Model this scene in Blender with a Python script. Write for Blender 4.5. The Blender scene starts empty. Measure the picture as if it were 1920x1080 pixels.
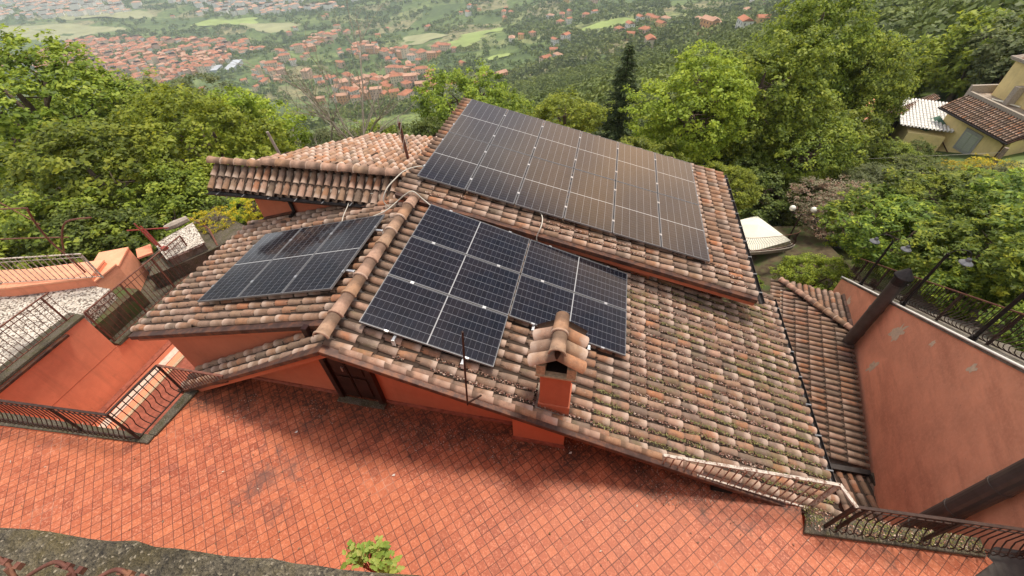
import bpy, math, random
import numpy as np
from mathutils import Vector, Matrix
R = math.radians
random.seed(7)
rng = np.random.default_rng(7)
sc = bpy.context.scene
C = sc.collection

# ------------------------------------------------------------------ camera
cam_d = bpy.data.cameras.new("camera"); cam = bpy.data.objects.new("camera", cam_d); C.objects.link(cam)
cam_d.sensor_width = 36.0; cam_d.lens = 14.834; cam_d.clip_start = 0.05; cam_d.clip_end = 20000
cam.matrix_world = Matrix(((0.9788, -0.1215, 0.1647, 0.0), (0.2026, 0.6883, -0.6965, 0.0),
                           (-0.0287, 0.7152, 0.6984, 6.85), (0, 0, 0, 1)))
sc.camera = cam
# ------------------------------------------------------------------ light
SUN_DIR = Vector((0.13, 0.30, 0.94)).normalized()
SUN_EL = math.asin(SUN_DIR.z); SUN_AZ = math.atan2(SUN_DIR.x, SUN_DIR.y)
w = bpy.data.worlds.new("World"); sc.world = w; w.use_nodes = True
wn = w.node_tree.nodes; wl = w.node_tree.links
bg = wn["Background"]
sky = wn.new("ShaderNodeTexSky"); sky.sky_type = 'NISHITA'; sky.sun_disc = False
sky.sun_elevation = SUN_EL; sky.sun_rotation = SUN_AZ; sky.air_density = 1.4; sky.dust_density = 3.0; sky.altitude = 400
tc = wn.new("ShaderNodeTexCoord"); cn = wn.new("ShaderNodeTexNoise"); cn.inputs["Scale"].default_value = 2.6
cn.inputs["Detail"].default_value = 6; cn.inputs["Roughness"].default_value = 0.55
cr = wn.new("ShaderNodeValToRGB"); cr.color_ramp.elements[0].position = 0.42; cr.color_ramp.elements[1].position = 0.60
def wmath(op, a, b=0.0):
    x = wn.new("ShaderNodeMath"); x.operation = op; x.use_clamp = op in ('SUBTRACT',)
    for i, v in enumerate((a, b)):
        if hasattr(v, "links"): wl.new(v, x.inputs[i])
        else: x.inputs[i].default_value = v
    return x.outputs[0]
def wramp(fac, stops):
    x = wn.new("ShaderNodeValToRGB"); e = x.color_ramp.elements
    while len(e) < len(stops): e.new(0.5)
    for i, (p, c) in enumerate(stops): e[i].position = p; e[i].color = (c, c, c, 1)
    wl.new(fac, x.inputs["Fac"]); return x.outputs["Color"]
wl.new(tc.outputs["Generated"], cn.inputs["Vector"]); wl.new(cn.outputs["Fac"], cr.inputs["Fac"])
sx = wn.new("ShaderNodeSeparateXYZ"); wl.new(tc.outputs["Generated"], sx.inputs[0])
def wmix(f, a, b):
    x = wn.new("ShaderNodeMix"); x.data_type = 'RGBA'
    for i, v in ((0, f), (6, a), (7, b)):
        if hasattr(v, "links"): wl.new(v, x.inputs[i])
        else: x.inputs[i].default_value = v if i == 0 else (*v, 1)
    return x.outputs[2]
# broken cloud (same physical units as the Nishita sky); clear and blue high up ahead, a warm bank lower down ahead
ahead = wramp(sx.outputs[1], [(0.30, 0.0), (0.62, 1.0)])
gap = wmath('MULTIPLY', ahead, wramp(sx.outputs[2], [(0.50, 0.0), (0.62, 1.0)]))
cloud = wmix(wmath('SUBTRACT', cr.outputs["Color"], gap), sky.outputs["Color"], (11.5, 10.6, 9.6))
cloud = wmix(wmath('MULTIPLY', gap, 0.8), cloud, (1.1, 1.3, 1.95))
warm = wmath('MULTIPLY', wramp(sx.outputs[2], [(0.22, 0.0), (0.34, 1.0), (0.50, 1.0), (0.60, 0.0)]), wramp(sx.outputs[0], [(0.0, 0.25), (0.14, 1.0), (0.55, 1.0), (0.8, 0.0)]))
warm = wmath('MULTIPLY', wmath('MULTIPLY', warm, ahead), wramp(cn.outputs["Fac"], [(0.36, 0.30), (0.60, 1.0)]))
left = wmath('MULTIPLY', wramp(sx.outputs[0], [(-0.0, 1.0), (0.02, 0.0)]), wramp(sx.outputs[2], [(0.24, 1.0), (0.42, 0.0)]))
nl = wn.new("ShaderNodeMath"); nl.operation = 'MULTIPLY'; nl.inputs[1].default_value = -1.0; wl.new(sx.outputs[0], nl.inputs[0])
left = wmath('MULTIPLY', wramp(nl.outputs[0], [(0.35, 0.0), (0.6, 1.0)]), wramp(sx.outputs[2], [(0.22, 0.92), (0.42, 0.0)]))
cloud = wmix(left, cloud, wmix(wramp(cn.outputs["Fac"], [(0.44, 0.0), (0.56, 1.0)]), (1.6, 1.6, 1.7), (7.0, 7.2, 7.6)))  # unseen dark cloud bank low on the left, added to dim the panels' reflections
wl.new(wmix(warm, cloud, (20.0, 13.0, 7.6)), bg.inputs["Color"])
bg.inputs["Strength"].default_value = 0.115
sun_d = bpy.data.lights.new("sun", 'SUN'); sun = bpy.data.objects.new("sun", sun_d); C.objects.link(sun)
sun_d.energy = 3.0; sun_d.angle = R(12); sun_d.color = (1.0, 0.92, 0.78)
sun.rotation_euler = SUN_DIR.to_track_quat('Z', 'Y').to_euler()
sc.view_settings.view_transform = 'Standard'; sc.view_settings.look = 'None'
sc.view_settings.exposure = 0.42; sc.view_settings.gamma = 1.0
sc.cycles.max_bounces = 5; sc.cycles.diffuse_bounces = 3; sc.cycles.glossy_bounces = 2
sc.cycles.transmission_bounces = 2; sc.cycles.volume_bounces = 1; sc.cycles.transparent_max_bounces = 4
sc.cycles.caustics_reflective = False; sc.cycles.caustics_refractive = False

# ------------------------------------------------------------------ materials
MATS = {}
class NT:
    def __init__(s, name):
        s.m = bpy.data.materials.new(name); s.m.use_nodes = True
        s.n = s.m.node_tree.nodes; s.l = s.m.node_tree.links
        s.b = s.n["Principled BSDF"]; s.b.inputs["Specular IOR Level"].default_value = 0.25
        MATS[name] = s.m
    def new(s, t, **k):
        x = s.n.new("ShaderNode" + t)
        for a, v in k.items(): setattr(x, a, v)
        return x
    def set(s, x, i, v):
        if hasattr(v, "is_linked") or hasattr(v, "links"): s.l.new(v, x.inputs[i])
        else: x.inputs[i].default_value = v
    def math(s, op, a, b=0.0, c=None):
        x = s.new("Math", operation=op); s.set(x, 0, a); s.set(x, 1, b)
        if c is not None: s.set(x, 2, c)
        return x.outputs[0]
    def obj(s): return s.new("TexCoord").outputs["Object"]
    def noise(s, scale, detail=4, rough=0.55, vec=None, dist=0.0, out="Fac"):
        x = s.new("TexNoise"); x.inputs["Scale"].default_value = scale; x.inputs["Detail"].default_value = detail
        x.inputs["Roughness"].default_value = rough; x.inputs["Distortion"].default_value = dist
        s.l.new(vec if vec is not None else s.obj(), x.inputs["Vector"]); return x.outputs[out]
    def ramp(s, fac, stops, mode='LINEAR'):
        x = s.new("ValToRGB"); x.color_ramp.interpolation = mode; e = x.color_ramp.elements
        while len(e) < len(stops): e.new(0.5)
        for i, (p, c) in enumerate(stops):
            e[i].position = p; e[i].color = (c[0], c[1], c[2], 1) if isinstance(c, (tuple, list)) else (c, c, c, 1)
        s.l.new(fac, x.inputs["Fac"]); return x.outputs["Color"]
    def mix(s, f, a, b, mode='MIX'):
        x = s.new("Mix", data_type='RGBA', blend_type=mode)
        for i, v in ((0, f), (6, a), (7, b)):
            if hasattr(v, "links"): s.l.new(v, x.inputs[i])
            else: x.inputs[i].default_value = (v if i == 0 else (v[0], v[1], v[2], 1))
        return x.outputs[2]
    def base(s, c): s.set(s.b, "Base Color", c if hasattr(c, "links") else (c[0], c[1], c[2], 1))
    def bump(s, h, strength=0.3, dist=0.01):
        x = s.new("Bump"); x.inputs["Strength"].default_value = strength; x.inputs["Distance"].default_value = dist
        s.l.new(h, x.inputs["Height"]); s.l.new(x.outputs[0], s.b.inputs["Normal"])
    def rough(s, v): s.set(s.b, "Roughness", v)
    def attr(s, n): x = s.new("Attribute"); x.attribute_name = n; return x.outputs["Fac"]

def simple(name, col, rough=0.6, metal=0.0, var=0.25, scale=8.0, bump=0.15, rust=None, rs=5.0):
    t = NT(name); n = t.noise(scale, 5, 0.6)
    c = t.mix(t.ramp(n, [(0.3, 0.0), (0.7, 1.0)]), tuple(x * (1 - var) for x in col), tuple(min(1, x * (1 + var)) for x in col))
    if rust: c = t.mix(t.ramp(t.noise(rs, 6, 0.7), [(0.48, 0.0), (0.6, 1.0)]), c, rust)
    t.base(c); t.rough(rough); t.b.inputs["Metallic"].default_value = metal
    if bump: t.bump(n, bump, 0.01)
    return t.m

def stucco(name, col, dirt=(0.18, 0.08, 0.05), blotch=0.5):
    t = NT(name)
    n1 = t.noise(0.9, 6, 0.6); n2 = t.noise(7, 6, 0.65, dist=0.6); n3 = t.noise(120, 2, 0.5)
    c = t.mix(t.ramp(n1, [(0.35, 0.0), (0.65, 1.0)]), tuple(x * 0.88 for x in col), tuple(min(1, x * 1.08) for x in col))
    c = t.mix(t.math('MULTIPLY', t.ramp(n2, [(0.45, 0.0), (0.75, 1.0)]), blotch * 0.5), c, (min(1, col[0] * 1.12), col[1] * 1.35, col[2] * 1.4))
    c = t.mix(t.math('MULTIPLY', t.ramp(t.noise(2.7, 8, 0.72), [(0.58, 0.0), (0.72, 1.0)]), 0.4 * blotch), c, dirt)
    mp = t.new("Mapping"); t.l.new(t.obj(), mp.inputs["Vector"]); mp.inputs["Scale"].default_value = (5, 5, 0.5)
    c = t.mix(t.math('MULTIPLY', t.ramp(t.noise(1.0, 6, 0.65, vec=mp.outputs[0]), [(0.5, 0.0), (0.72, 1.0)]), 0.18 * (0.6 + blotch)), c, dirt)
    t.base(c); t.rough(0.85); t.bump(t.math('ADD', n3, t.math('MULTIPLY', n2, 2.0)), 0.35, 0.004)
    return t.m

def worn_stucco(name, col):
    t = NT(name)
    n1 = t.noise(0.7, 6, 0.6); n2 = t.noise(4.5, 8, 0.68, dist=0.8)
    c = t.mix(t.ramp(n1, [(0.35, 0.0), (0.65, 1.0)]), tuple(x * 0.78 for x in col), tuple(min(1, x * 1.1) for x in col))
    sm = t.new("Mapping"); t.l.new(t.obj(), sm.inputs["Vector"]); sm.inputs["Scale"].default_value = (1, 0.6, 3.0); sm.inputs["Rotation"].default_value = (R(40), 0, 0)
    st = t.noise(1.1, 5, 0.6, vec=sm.outputs[0])
    c = t.mix(t.math('MULTIPLY', t.ramp(st, [(0.48, 0.0), (0.66, 1.0)]), 0.38), c, (0.42, 0.155, 0.09))  # diagonal shadow streaks painted into the wall colour
    c = t.mix(t.math('MULTIPLY', t.ramp(t.noise(16, 6, 0.7, dist=0.5), [(0.45, 0.0), (0.62, 1.0)]), 0.3), c, (0.90, 0.45, 0.30))
    c = t.mix(t.ramp(n2, [(0.70, 0.0), (0.72, 1.0)]), c, (0.50, 0.40, 0.33))
    c = t.mix(t.ramp(t.noise(9, 6, 0.7, dist=1.5), [(0.69, 0.0), (0.71, 1.0)]), c, (0.24, 0.09, 0.06))
    t.base(c); t.rough(0.85); t.bump(t.math('ADD', n2, t.noise(60, 3)), 0.5, 0.006)
    return t.m

def tile_mat(name, grey=0.3, pale=0.3, moss=0.0, bright=1.0, sat=1.0):
    t = NT(name); r = t.attr("rnd"); al = t.attr("alg")
    b = bright
    c = t.ramp(r, [(0.0, (0.36 * b, 0.14 * b, 0.065 * b)), (0.2, (0.29 * b, 0.145 * b, 0.08 * b)), (0.38, (0.24 * b, 0.155 * b, 0.10 * b)),
                   (0.55, (0.36 * b, 0.215 * b, 0.155 * b)), (0.72, (0.13 * b, 0.095 * b, 0.07 * b)), (0.85, (0.31 * b, 0.165 * b, 0.095 * b)), (1.0, (0.26 * b, 0.18 * b, 0.145 * b))])
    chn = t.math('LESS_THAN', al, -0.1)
    n = t.noise(9, 6, 0.65); n2 = t.noise(2.2, 4, 0.6); n3 = t.noise(45, 3, 0.6)
    c = t.mix(t.math('MULTIPLY', t.ramp(n2, [(0.38, 0.0), (0.62, 1.0)]), grey), c, (0.175, 0.125, 0.10))
    c = t.mix(t.math('MULTIPLY', t.ramp(n, [(0.45, 0.0), (0.68, 1.0)]), 0.55), c, (0.10, 0.065, 0.05))
    lip = t.ramp(t.math('ADD', al, t.math('MULTIPLY', t.math('SUBTRACT', n, 0.5), 0.7)), [(0.66, 0.0), (0.9, 1.0)])
    has = t.ramp(t.math('FRACT', t.math('MULTIPLY', r, 17.3)), [(0.35, 0.0), (0.6, 1.0)])
    c = t.mix(t.math('MULTIPLY', t.math('MULTIPLY', lip, has), pale), c, (0.55, 0.42, 0.345))
    c = t.mix(t.math('MULTIPLY', t.ramp(n3, [(0.6, 0.0), (0.72, 1.0)]), 0.45), c, (0.42, 0.36, 0.30))
    if moss: c = t.mix(t.math('MULTIPLY', t.ramp(t.noise(1.6, 7, 0.7), [(0.55, 0.0), (0.68, 1.0)]), moss), c, (0.10, 0.10, 0.03))
    hv = t.new("HueSaturation"); t.l.new(c, hv.inputs["Color"]); hv.inputs["Saturation"].default_value = sat; c = hv.outputs[0]
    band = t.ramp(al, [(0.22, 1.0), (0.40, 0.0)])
    c = t.mix(t.math('MULTIPLY', band, 0.6), c, (0.06, 0.04, 0.03))       # painted shade, with dirt, under the lip of the tile above
    c = t.mix(t.math('MULTIPLY', chn, 0.9), c, (0.042, 0.028, 0.021))     # gap shade painted into the deep channels, along with silt
    t.base(c); t.rough(0.88); t.bump(t.math('ADD', n3, n), 0.4, 0.004)
    return t.m

def leaf_mat(name, cols, trans=0.35, bri=1.0):
    t = NT(name); r = t.attr("rnd"); oi = t.new("ObjectInfo").outputs["Random"]
    c = t.ramp(r, [(i / (len(cols) - 1), tuple(x * bri for x in c)) for i, c in enumerate(cols)])
    hs = t.new("HueSaturation"); t.l.new(c, hs.inputs["Color"])
    t.l.new(t.math('ADD', t.math('MULTIPLY', oi, 0.022), 0.464), hs.inputs["Hue"])
    t.l.new(t.math('ADD', t.math('MULTIPLY', oi, 0.45), 0.8), hs.inputs["Value"])
    d = t.b; t.l.new(hs.outputs[0], d.inputs["Base Color"]); d.inputs["Roughness"].default_value = 0.55; d.inputs["Specular IOR Level"].default_value = 0.3
    tr = t.new("BsdfTranslucent"); hs2 = t.new("HueSaturation"); t.l.new(hs.outputs[0], hs2.inputs["Color"])
    hs2.inputs["Hue"].default_value = 0.485; hs2.inputs["Value"].default_value = 1.35; t.l.new(hs2.outputs[0], tr.inputs["Color"])
    mxs = t.new("MixShader"); mxs.inputs[0].default_value = trans
    t.l.new(d.outputs[0], mxs.inputs[1]); t.l.new(tr.outputs[0], mxs.inputs[2]); t.l.new(mxs.outputs[0], t.n["Material Output"].inputs["Surface"])
    return t.m

ORANGE = (0.47, 0.145, 0.080)
stucco('stucco', ORANGE); worn_stucco('worn_stucco', (0.86, 0.375, 0.225))
stucco('stucco_light', (0.80, 0.29, 0.17), blotch=0.5)
stucco('stucco_yellow', (0.78, 0.62, 0.30), dirt=(0.3, 0.25, 0.18))
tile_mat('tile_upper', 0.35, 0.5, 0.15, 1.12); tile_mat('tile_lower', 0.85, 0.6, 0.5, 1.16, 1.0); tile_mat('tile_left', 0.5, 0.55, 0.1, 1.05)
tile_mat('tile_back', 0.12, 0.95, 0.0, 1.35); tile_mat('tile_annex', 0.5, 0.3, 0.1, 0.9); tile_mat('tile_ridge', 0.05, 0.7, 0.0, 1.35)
simple('dark_metal', (0.035, 0.03, 0.03), 0.45, 0.6, 0.4, 6)
simple('brown_metal', (0.075, 0.04, 0.032), 0.5, 0.3, 0.4, 5, rust=(0.14, 0.06, 0.035))
simple('rust_iron', (0.15, 0.06, 0.045), 0.7, 0.2, 0.4, 12, rust=(0.22, 0.10, 0.06), rs=14)
simple('red_iron', (0.32, 0.05, 0.04), 0.6, 0.1, 0.3, 10, rust=(0.18, 0.08, 0.06), rs=10)
simple('iron_dark', (0.05, 0.028, 0.022), 0.6, 0.2, 0.4, 12)
simple('white_rust', (0.50, 0.44, 0.38), 0.6, 0.0, 0.2, 12, rust=(0.15, 0.07, 0.045), rs=20)
simple('flue', (0.10, 0.085, 0.078), 0.36, 0.35, 0.25, 3, 0.05)
simple('silver', (0.55, 0.56, 0.58), 0.35, 0.8, 0.1, 20, 0)
simple('panel_frame', (0.20, 0.20, 0.21), 0.4, 0.3, 0.08, 20, 0)
simple('panel_black', (0.015, 0.015, 0.017), 0.5, 0.2, 0.2, 20, 0)
simple('white_plastic', (0.66, 0.63, 0.58), 0.5, 0, 0.1, 10, 0)
simple('white_paint', (0.72, 0.70, 0.66), 0.6, 0, 0.08, 5, 0.05)
simple('wood_dark', (0.03, 0.012, 0.009), 0.28, 0, 0.5, 6, 0.1)
simple('stone_sill', (0.36, 0.31, 0.26), 0.8, 0, 0.25, 14)
simple('brick_vent', (0.42, 0.33, 0.22), 0.85, 0, 0.3, 25)
simple('black_void', (0.01, 0.009, 0.008), 0.9, 0, 0.1, 5, 0)
simple('bark', (0.11, 0.08, 0.06), 0.9, 0, 0.4, 9, 0.6)
simple('bark_pale', (0.34, 0.29, 0.24), 0.9, 0, 0.3, 9, 0.5)
simple('canvas', (0.80, 0.77, 0.66), 0.7, 0, 0.06, 3, 0.1)
simple('asphalt', (0.085, 0.078, 0.072), 0.9, 0, 0.3, 5, 0.3)
simple('globe', (0.85, 0.83, 0.74), 0.3, 0, 0.03, 5, 0)
simple('shutter', (0.42, 0.47, 0.36), 0.6, 0, 0.1, 8, 0)
simple('shutter_grey', (0.33, 0.34, 0.33), 0.7, 0, 0.1, 8, 0)
simple('green_tarp', (0.06, 0.13, 0.09), 0.6, 0, 0.3, 4, 0.2)
simple('roofing', (0.34, 0.28, 0.23), 0.9, 0, 0.35, 2.5, 0.3, rust=(0.2, 0.13, 0.09), rs=1.3)
simple('marble', (0.62, 0.50, 0.42), 0.5, 0, 0.2, 9, 0.05)
simple('brick_red', (0.27, 0.085, 0.055), 0.85, 0, 0.35, 9, 0.3)
simple('soil', (0.10, 0.075, 0.045), 0.95, 0, 0.5, 3, 0.5, rust=(0.07, 0.09, 0.03), rs=1.5)
simple('wood_grey', (0.2, 0.16, 0.13), 0.9, 0, 0.3, 10, 0.3)
simple('cables', (0.52, 0.48, 0.42), 0.6, 0, 0.1, 10, 0)

def mossy_concrete(name, a, b, moss):
    t = NT(name); n = t.noise(60, 4, 0.7); n2 = t.noise(6, 6, 0.7); n3 = t.noise(2.0, 5, 0.6)
    v = t.new("TexVoronoi"); v.inputs["Scale"].default_value = 140; t.l.new(t.obj(), v.inputs["Vector"])
    c = t.mix(t.ramp(n, [(0.35, 0.0), (0.65, 1.0)]), a, b)
    c = t.mix(t.math('MULTIPLY', t.ramp(n2, [(0.45, 0.0), (0.62, 1.0)]), 0.7), c, moss)
    c = t.mix(t.math('MULTIPLY', t.ramp(n3, [(0.5, 0.0), (0.65, 1.0)]), 0.55), c, tuple(x * 0.35 for x in a))
    c = t.mix(t.math('MULTIPLY', t.ramp(v.outputs["Color"], [(0.8, 0.0), (0.9, 1.0)]), 0.6), c, (0.42, 0.36, 0.27))
    t.base(c); t.rough(0.95); t.bump(t.math('ADD', n, v.outputs["Distance"]), 0.9, 0.012); return t.m
mossy_concrete('mossy_concrete', (0.06, 0.05, 0.04), (0.19, 0.16, 0.12), (0.075, 0.07, 0.025))
mossy_concrete('coping_concrete', (0.045, 0.04, 0.035), (0.20, 0.17, 0.12), (0.14, 0.11, 0.045))
mossy_concrete('step_concrete', (0.17, 0.145, 0.12), (0.33, 0.29, 0.25), (0.14, 0.12, 0.07))

def gravel_mat():
    t = NT('gravel'); v = t.new("TexVoronoi"); v.inputs["Scale"].default_value = 26; t.l.new(t.obj(), v.inputs["Vector"])
    s = t.new("SeparateColor"); t.l.new(v.outputs["Color"], s.inputs[0])
    c = t.ramp(s.outputs[0], [(0.0, (0.14, 0.11, 0.09)), (0.22, (0.27, 0.22, 0.18)), (0.38, (0.52, 0.46, 0.39)), (0.7, (0.64, 0.59, 0.52))], 'CONSTANT')
    c = t.mix(t.ramp(t.noise(0.9, 5, 0.6), [(0.52, 0.0), (0.66, 0.75)]), c, (0.13, 0.11, 0.10))
    t.base(c); t.rough(0.9); t.bump(v.outputs["Distance"], 0.8, 0.03)
gravel_mat()

def terrace_mat():
    t = NT('terrace_tiles'); P = 0.1312
    mp = t.new("Mapping"); t.l.new(t.obj(), mp.inputs["Vector"]); mp.inputs["Rotation"].default_value = (0, 0, R(-45.1)); mp.inputs["Location"].default_value = (0.02, 0.05, 0)
    wob = t.noise(3.0, 2, 0.5, out="Color"); wm = t.new("VectorMath", operation='SCALE'); wm.inputs[3].default_value = 0.008; t.l.new(wob, wm.inputs[0])
    ad = t.new("VectorMath", operation='ADD'); t.l.new(mp.outputs[0], ad.inputs[0]); t.l.new(wm.outputs[0], ad.inputs[1])
    sp = t.new("SeparateXYZ"); t.l.new(ad.outputs[0], sp.inputs[0])
    ux = t.math('DIVIDE', sp.outputs[0], P); uy = t.math('DIVIDE', sp.outputs[1], P)
    fx = t.math('FRACT', ux); fy = t.math('FRACT', uy)
    dx = t.math('MINIMUM', fx, t.math('SUBTRACT', 1.0, fx)); dy = t.math('MINIMUM', fy, t.math('SUBTRACT', 1.0, fy))
    dm = t.math('MINIMUM', dx, dy)
    cb = t.new("CombineXYZ"); t.l.new(t.math('FLOOR', ux), cb.inputs[0]); t.l.new(t.math('FLOOR', uy), cb.inputs[1])
    wnz = t.new("TexWhiteNoise"); wnz.noise_dimensions = '2D'; t.l.new(cb.outputs[0], wnz.inputs["Vector"])
    r = wnz.outputs["Value"]
    c = t.ramp(r, [(0.0, (0.26, 0.060, 0.028)), (0.3, (0.33, 0.080, 0.036)), (0.6, (0.37, 0.096, 0.043)), (0.85, (0.44, 0.128, 0.058)), (1.0, (0.25, 0.064, 0.036))])
    # cloudy glaze inside each tile: offset the noise per tile so that it breaks at the joints
    sc3 = t.new("VectorMath", operation='SCALE'); sc3.inputs[3].default_value = 9.0; t.l.new(wnz.outputs["Color"], sc3.inputs[0])
    ad2 = t.new("VectorMath", operation='ADD'); t.l.new(t.obj(), ad2.inputs[0]); t.l.new(sc3.outputs[0], ad2.inputs[1])
    n = t.noise(30, 6, 0.68, vec=ad2.outputs[0], dist=0.8)
    c = t.mix(t.math('MULTIPLY', t.ramp(n, [(0.50, 0.0), (0.60, 1.0)]), 0.55), c, (0.66, 0.27, 0.165))
    c = t.mix(t.math('MULTIPLY', t.ramp(t.noise(48, 4, 0.7, dist=1.2), [(0.54, 0.0), (0.62, 1.0)]), 0.4), c, (0.27, 0.07, 0.035))
    c = t.mix(t.math('MULTIPLY', t.ramp(t.noise(0.45, 4, 0.55), [(0.4, 0.0), (0.62, 1.0)]), 0.3), c, (0.50, 0.15, 0.055))
    # joints: dark, pale where the grout is washed out
    jn = t.noise(1.3, 5, 0.6)
    sw_ = t.new("SeparateXYZ"); t.l.new(t.obj(), sw_.inputs[0])
    wet = t.ramp(t.math('ADD', t.noise(2.2, 8, 0.75), t.math('MULTIPLY', t.math('SUBTRACT', sw_.outputs[1], 2.4), 0.20)), [(0.52, 0.0), (0.72, 1.0)])
    jw = t.math('MULTIPLY_ADD', t.ramp(jn, [(0.35, 0.0), (0.7, 1.0)]), 0.026, 0.034)
    jw = t.math('ADD', jw, t.math('MULTIPLY', wet, 0.05))
    jm = t.new("Clamp")
    q = t.math('DIVIDE', dm, jw); t.l.new(t.math('SUBTRACT', 1.15, t.math('POWER', q, 2.0)), jm.inputs[0])
    jcol = t.ramp(t.noise(0.8, 5, 0.65), [(0.3, (0.05, 0.018, 0.012)), (0.60, (0.10, 0.032, 0.02)), (0.68, (0.50, 0.26, 0.18))])
    c = t.mix(t.math('MULTIPLY', jm.outputs[0], 0.9), c, jcol)
    # soot stains with their own shape: near the house front and one long streak
    so = t.new("SeparateXYZ"); t.l.new(t.obj(), so.inputs[0])
    nearw = t.math('SUBTRACT', 1.0, t.math('MULTIPLY', t.math('ABSOLUTE', t.math('SUBTRACT', so.outputs[1], 3.25)), 1.1))
    n4 = t.noise(2.6, 9, 0.75, dist=0.5)
    f1 = t.ramp(t.math('ADD', n4, t.math('MULTIPLY', nearw, 0.27)), [(0.58, 0.0), (0.80, 1.0)])
    g1 = t.math('ADD', t.math('ABSOLUTE', t.math('ADD', so.outputs[0], 4.55)), t.math('MULTIPLY', t.math('ABSOLUTE', t.math('SUBTRACT', so.outputs[1], 1.9)), 0.55))
    f2 = t.ramp(t.math('SUBTRACT', n4, t.math('MULTIPLY', g1, 0.22)), [(0.38, 0.0), (0.55, 1.0)])
    c = t.mix(t.math('MULTIPLY', wet, 0.45), c, (0.20, 0.055, 0.022))
    c = t.mix(t.math('MULTIPLY', t.math('MULTIPLY', f1, t.ramp(t.noise(17, 6, 0.8), [(0.38, 0.0), (0.52, 1.0)])), 0.85), c, (0.03, 0.02, 0.015))
    c = t.mix(t.math('MULTIPLY', f2, 0.7), c, (0.10, 0.055, 0.045))
    c = t.mix(t.math('MULTIPLY', t.ramp(t.noise(5, 7, 0.8), [(0.66, 0.0), (0.74, 1.0)]), 0.5), c, (0.13, 0.06, 0.045))
    t.base(c); t.rough(t.math('MULTIPLY_ADD', n, 0.25, 0.42)); t.b.inputs["Specular IOR Level"].default_value = 0.3
    t.bump(t.math('SUBTRACT', n, t.math('MULTIPLY', jm.outputs[0], 1.5)), 0.25, 0.003)
terrace_mat()

def panel_mat():
    t = NT('panel_glass'); uv = t.new("UVMap").outputs[0]; sp = t.new("SeparateXYZ"); t.l.new(uv, sp.inputs[0])
    ux, uy = sp.outputs[0], sp.outputs[1]      # metres on the panel, 0..2.094 and 0..1.038
    def line(coord, n, length, margin, width):
        f = t.math('FRACT', t.math('MULTIPLY', t.math('SUBTRACT', coord, margin), n / (length - 2 * margin)))
        d = t.math('MULTIPLY', t.math('MINIMUM', f, t.math('SUBTRACT', 1.0, f)), (length - 2 * margin) / n)
        return t.math('LESS_THAN', d, width)
    l1 = line(uy, 6, 1.038, 0.02, 0.0038); l2 = line(ux, 24, 2.094, 0.02, 0.0022)
    mid = t.math('LESS_THAN', t.math('ABSOLUTE', t.math('SUBTRACT', ux, 1.047)), 0.009)
    cellid = t.new("CombineXYZ"); t.l.new(t.math('FLOOR', t.math('DIVIDE', uy, 0.1663)), cellid.inputs[0]); t.l.new(t.math('FLOOR', t.math('DIVIDE', ux, 0.0856)), cellid.inputs[1])
    t.l.new(t.new("ObjectInfo").outputs["Random"], cellid.inputs[2])
    wz = t.new("TexWhiteNoise"); wz.noise_dimensions = '3D'; t.l.new(cellid.outputs[0], wz.inputs["Vector"])
    n = t.noise(1.2, 4, 0.6)
    c = t.mix(wz.outputs["Value"], (0.0045, 0.005, 0.008), (0.008, 0.009, 0.015))
    c = t.mix(t.math('MULTIPLY', t.ramp(n, [(0.4, 0.0), (0.65, 1.0)]), 0.3), c, (0.035, 0.024, 0.024))
    c = t.mix(t.math('MULTIPLY', l2, 0.45), c, (0.15, 0.155, 0.18)); c = t.mix(t.math('MULTIPLY', l1, 0.7), c, (0.20, 0.205, 0.225)); c = t.mix(mid, c, (0.34, 0.34, 0.35))
    c = t.mix(t.math('MULTIPLY', t.ramp(t.noise(90, 3, 0.6), [(0.66, 0.0), (0.74, 1.0)]), 0.25), c, (0.4, 0.38, 0.35))
    t.base(c); t.rough(0.10); t.b.inputs["Specular IOR Level"].default_value = 0.5
    t.b.inputs["Coat Weight"].default_value = 0.0
panel_mat()

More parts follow.
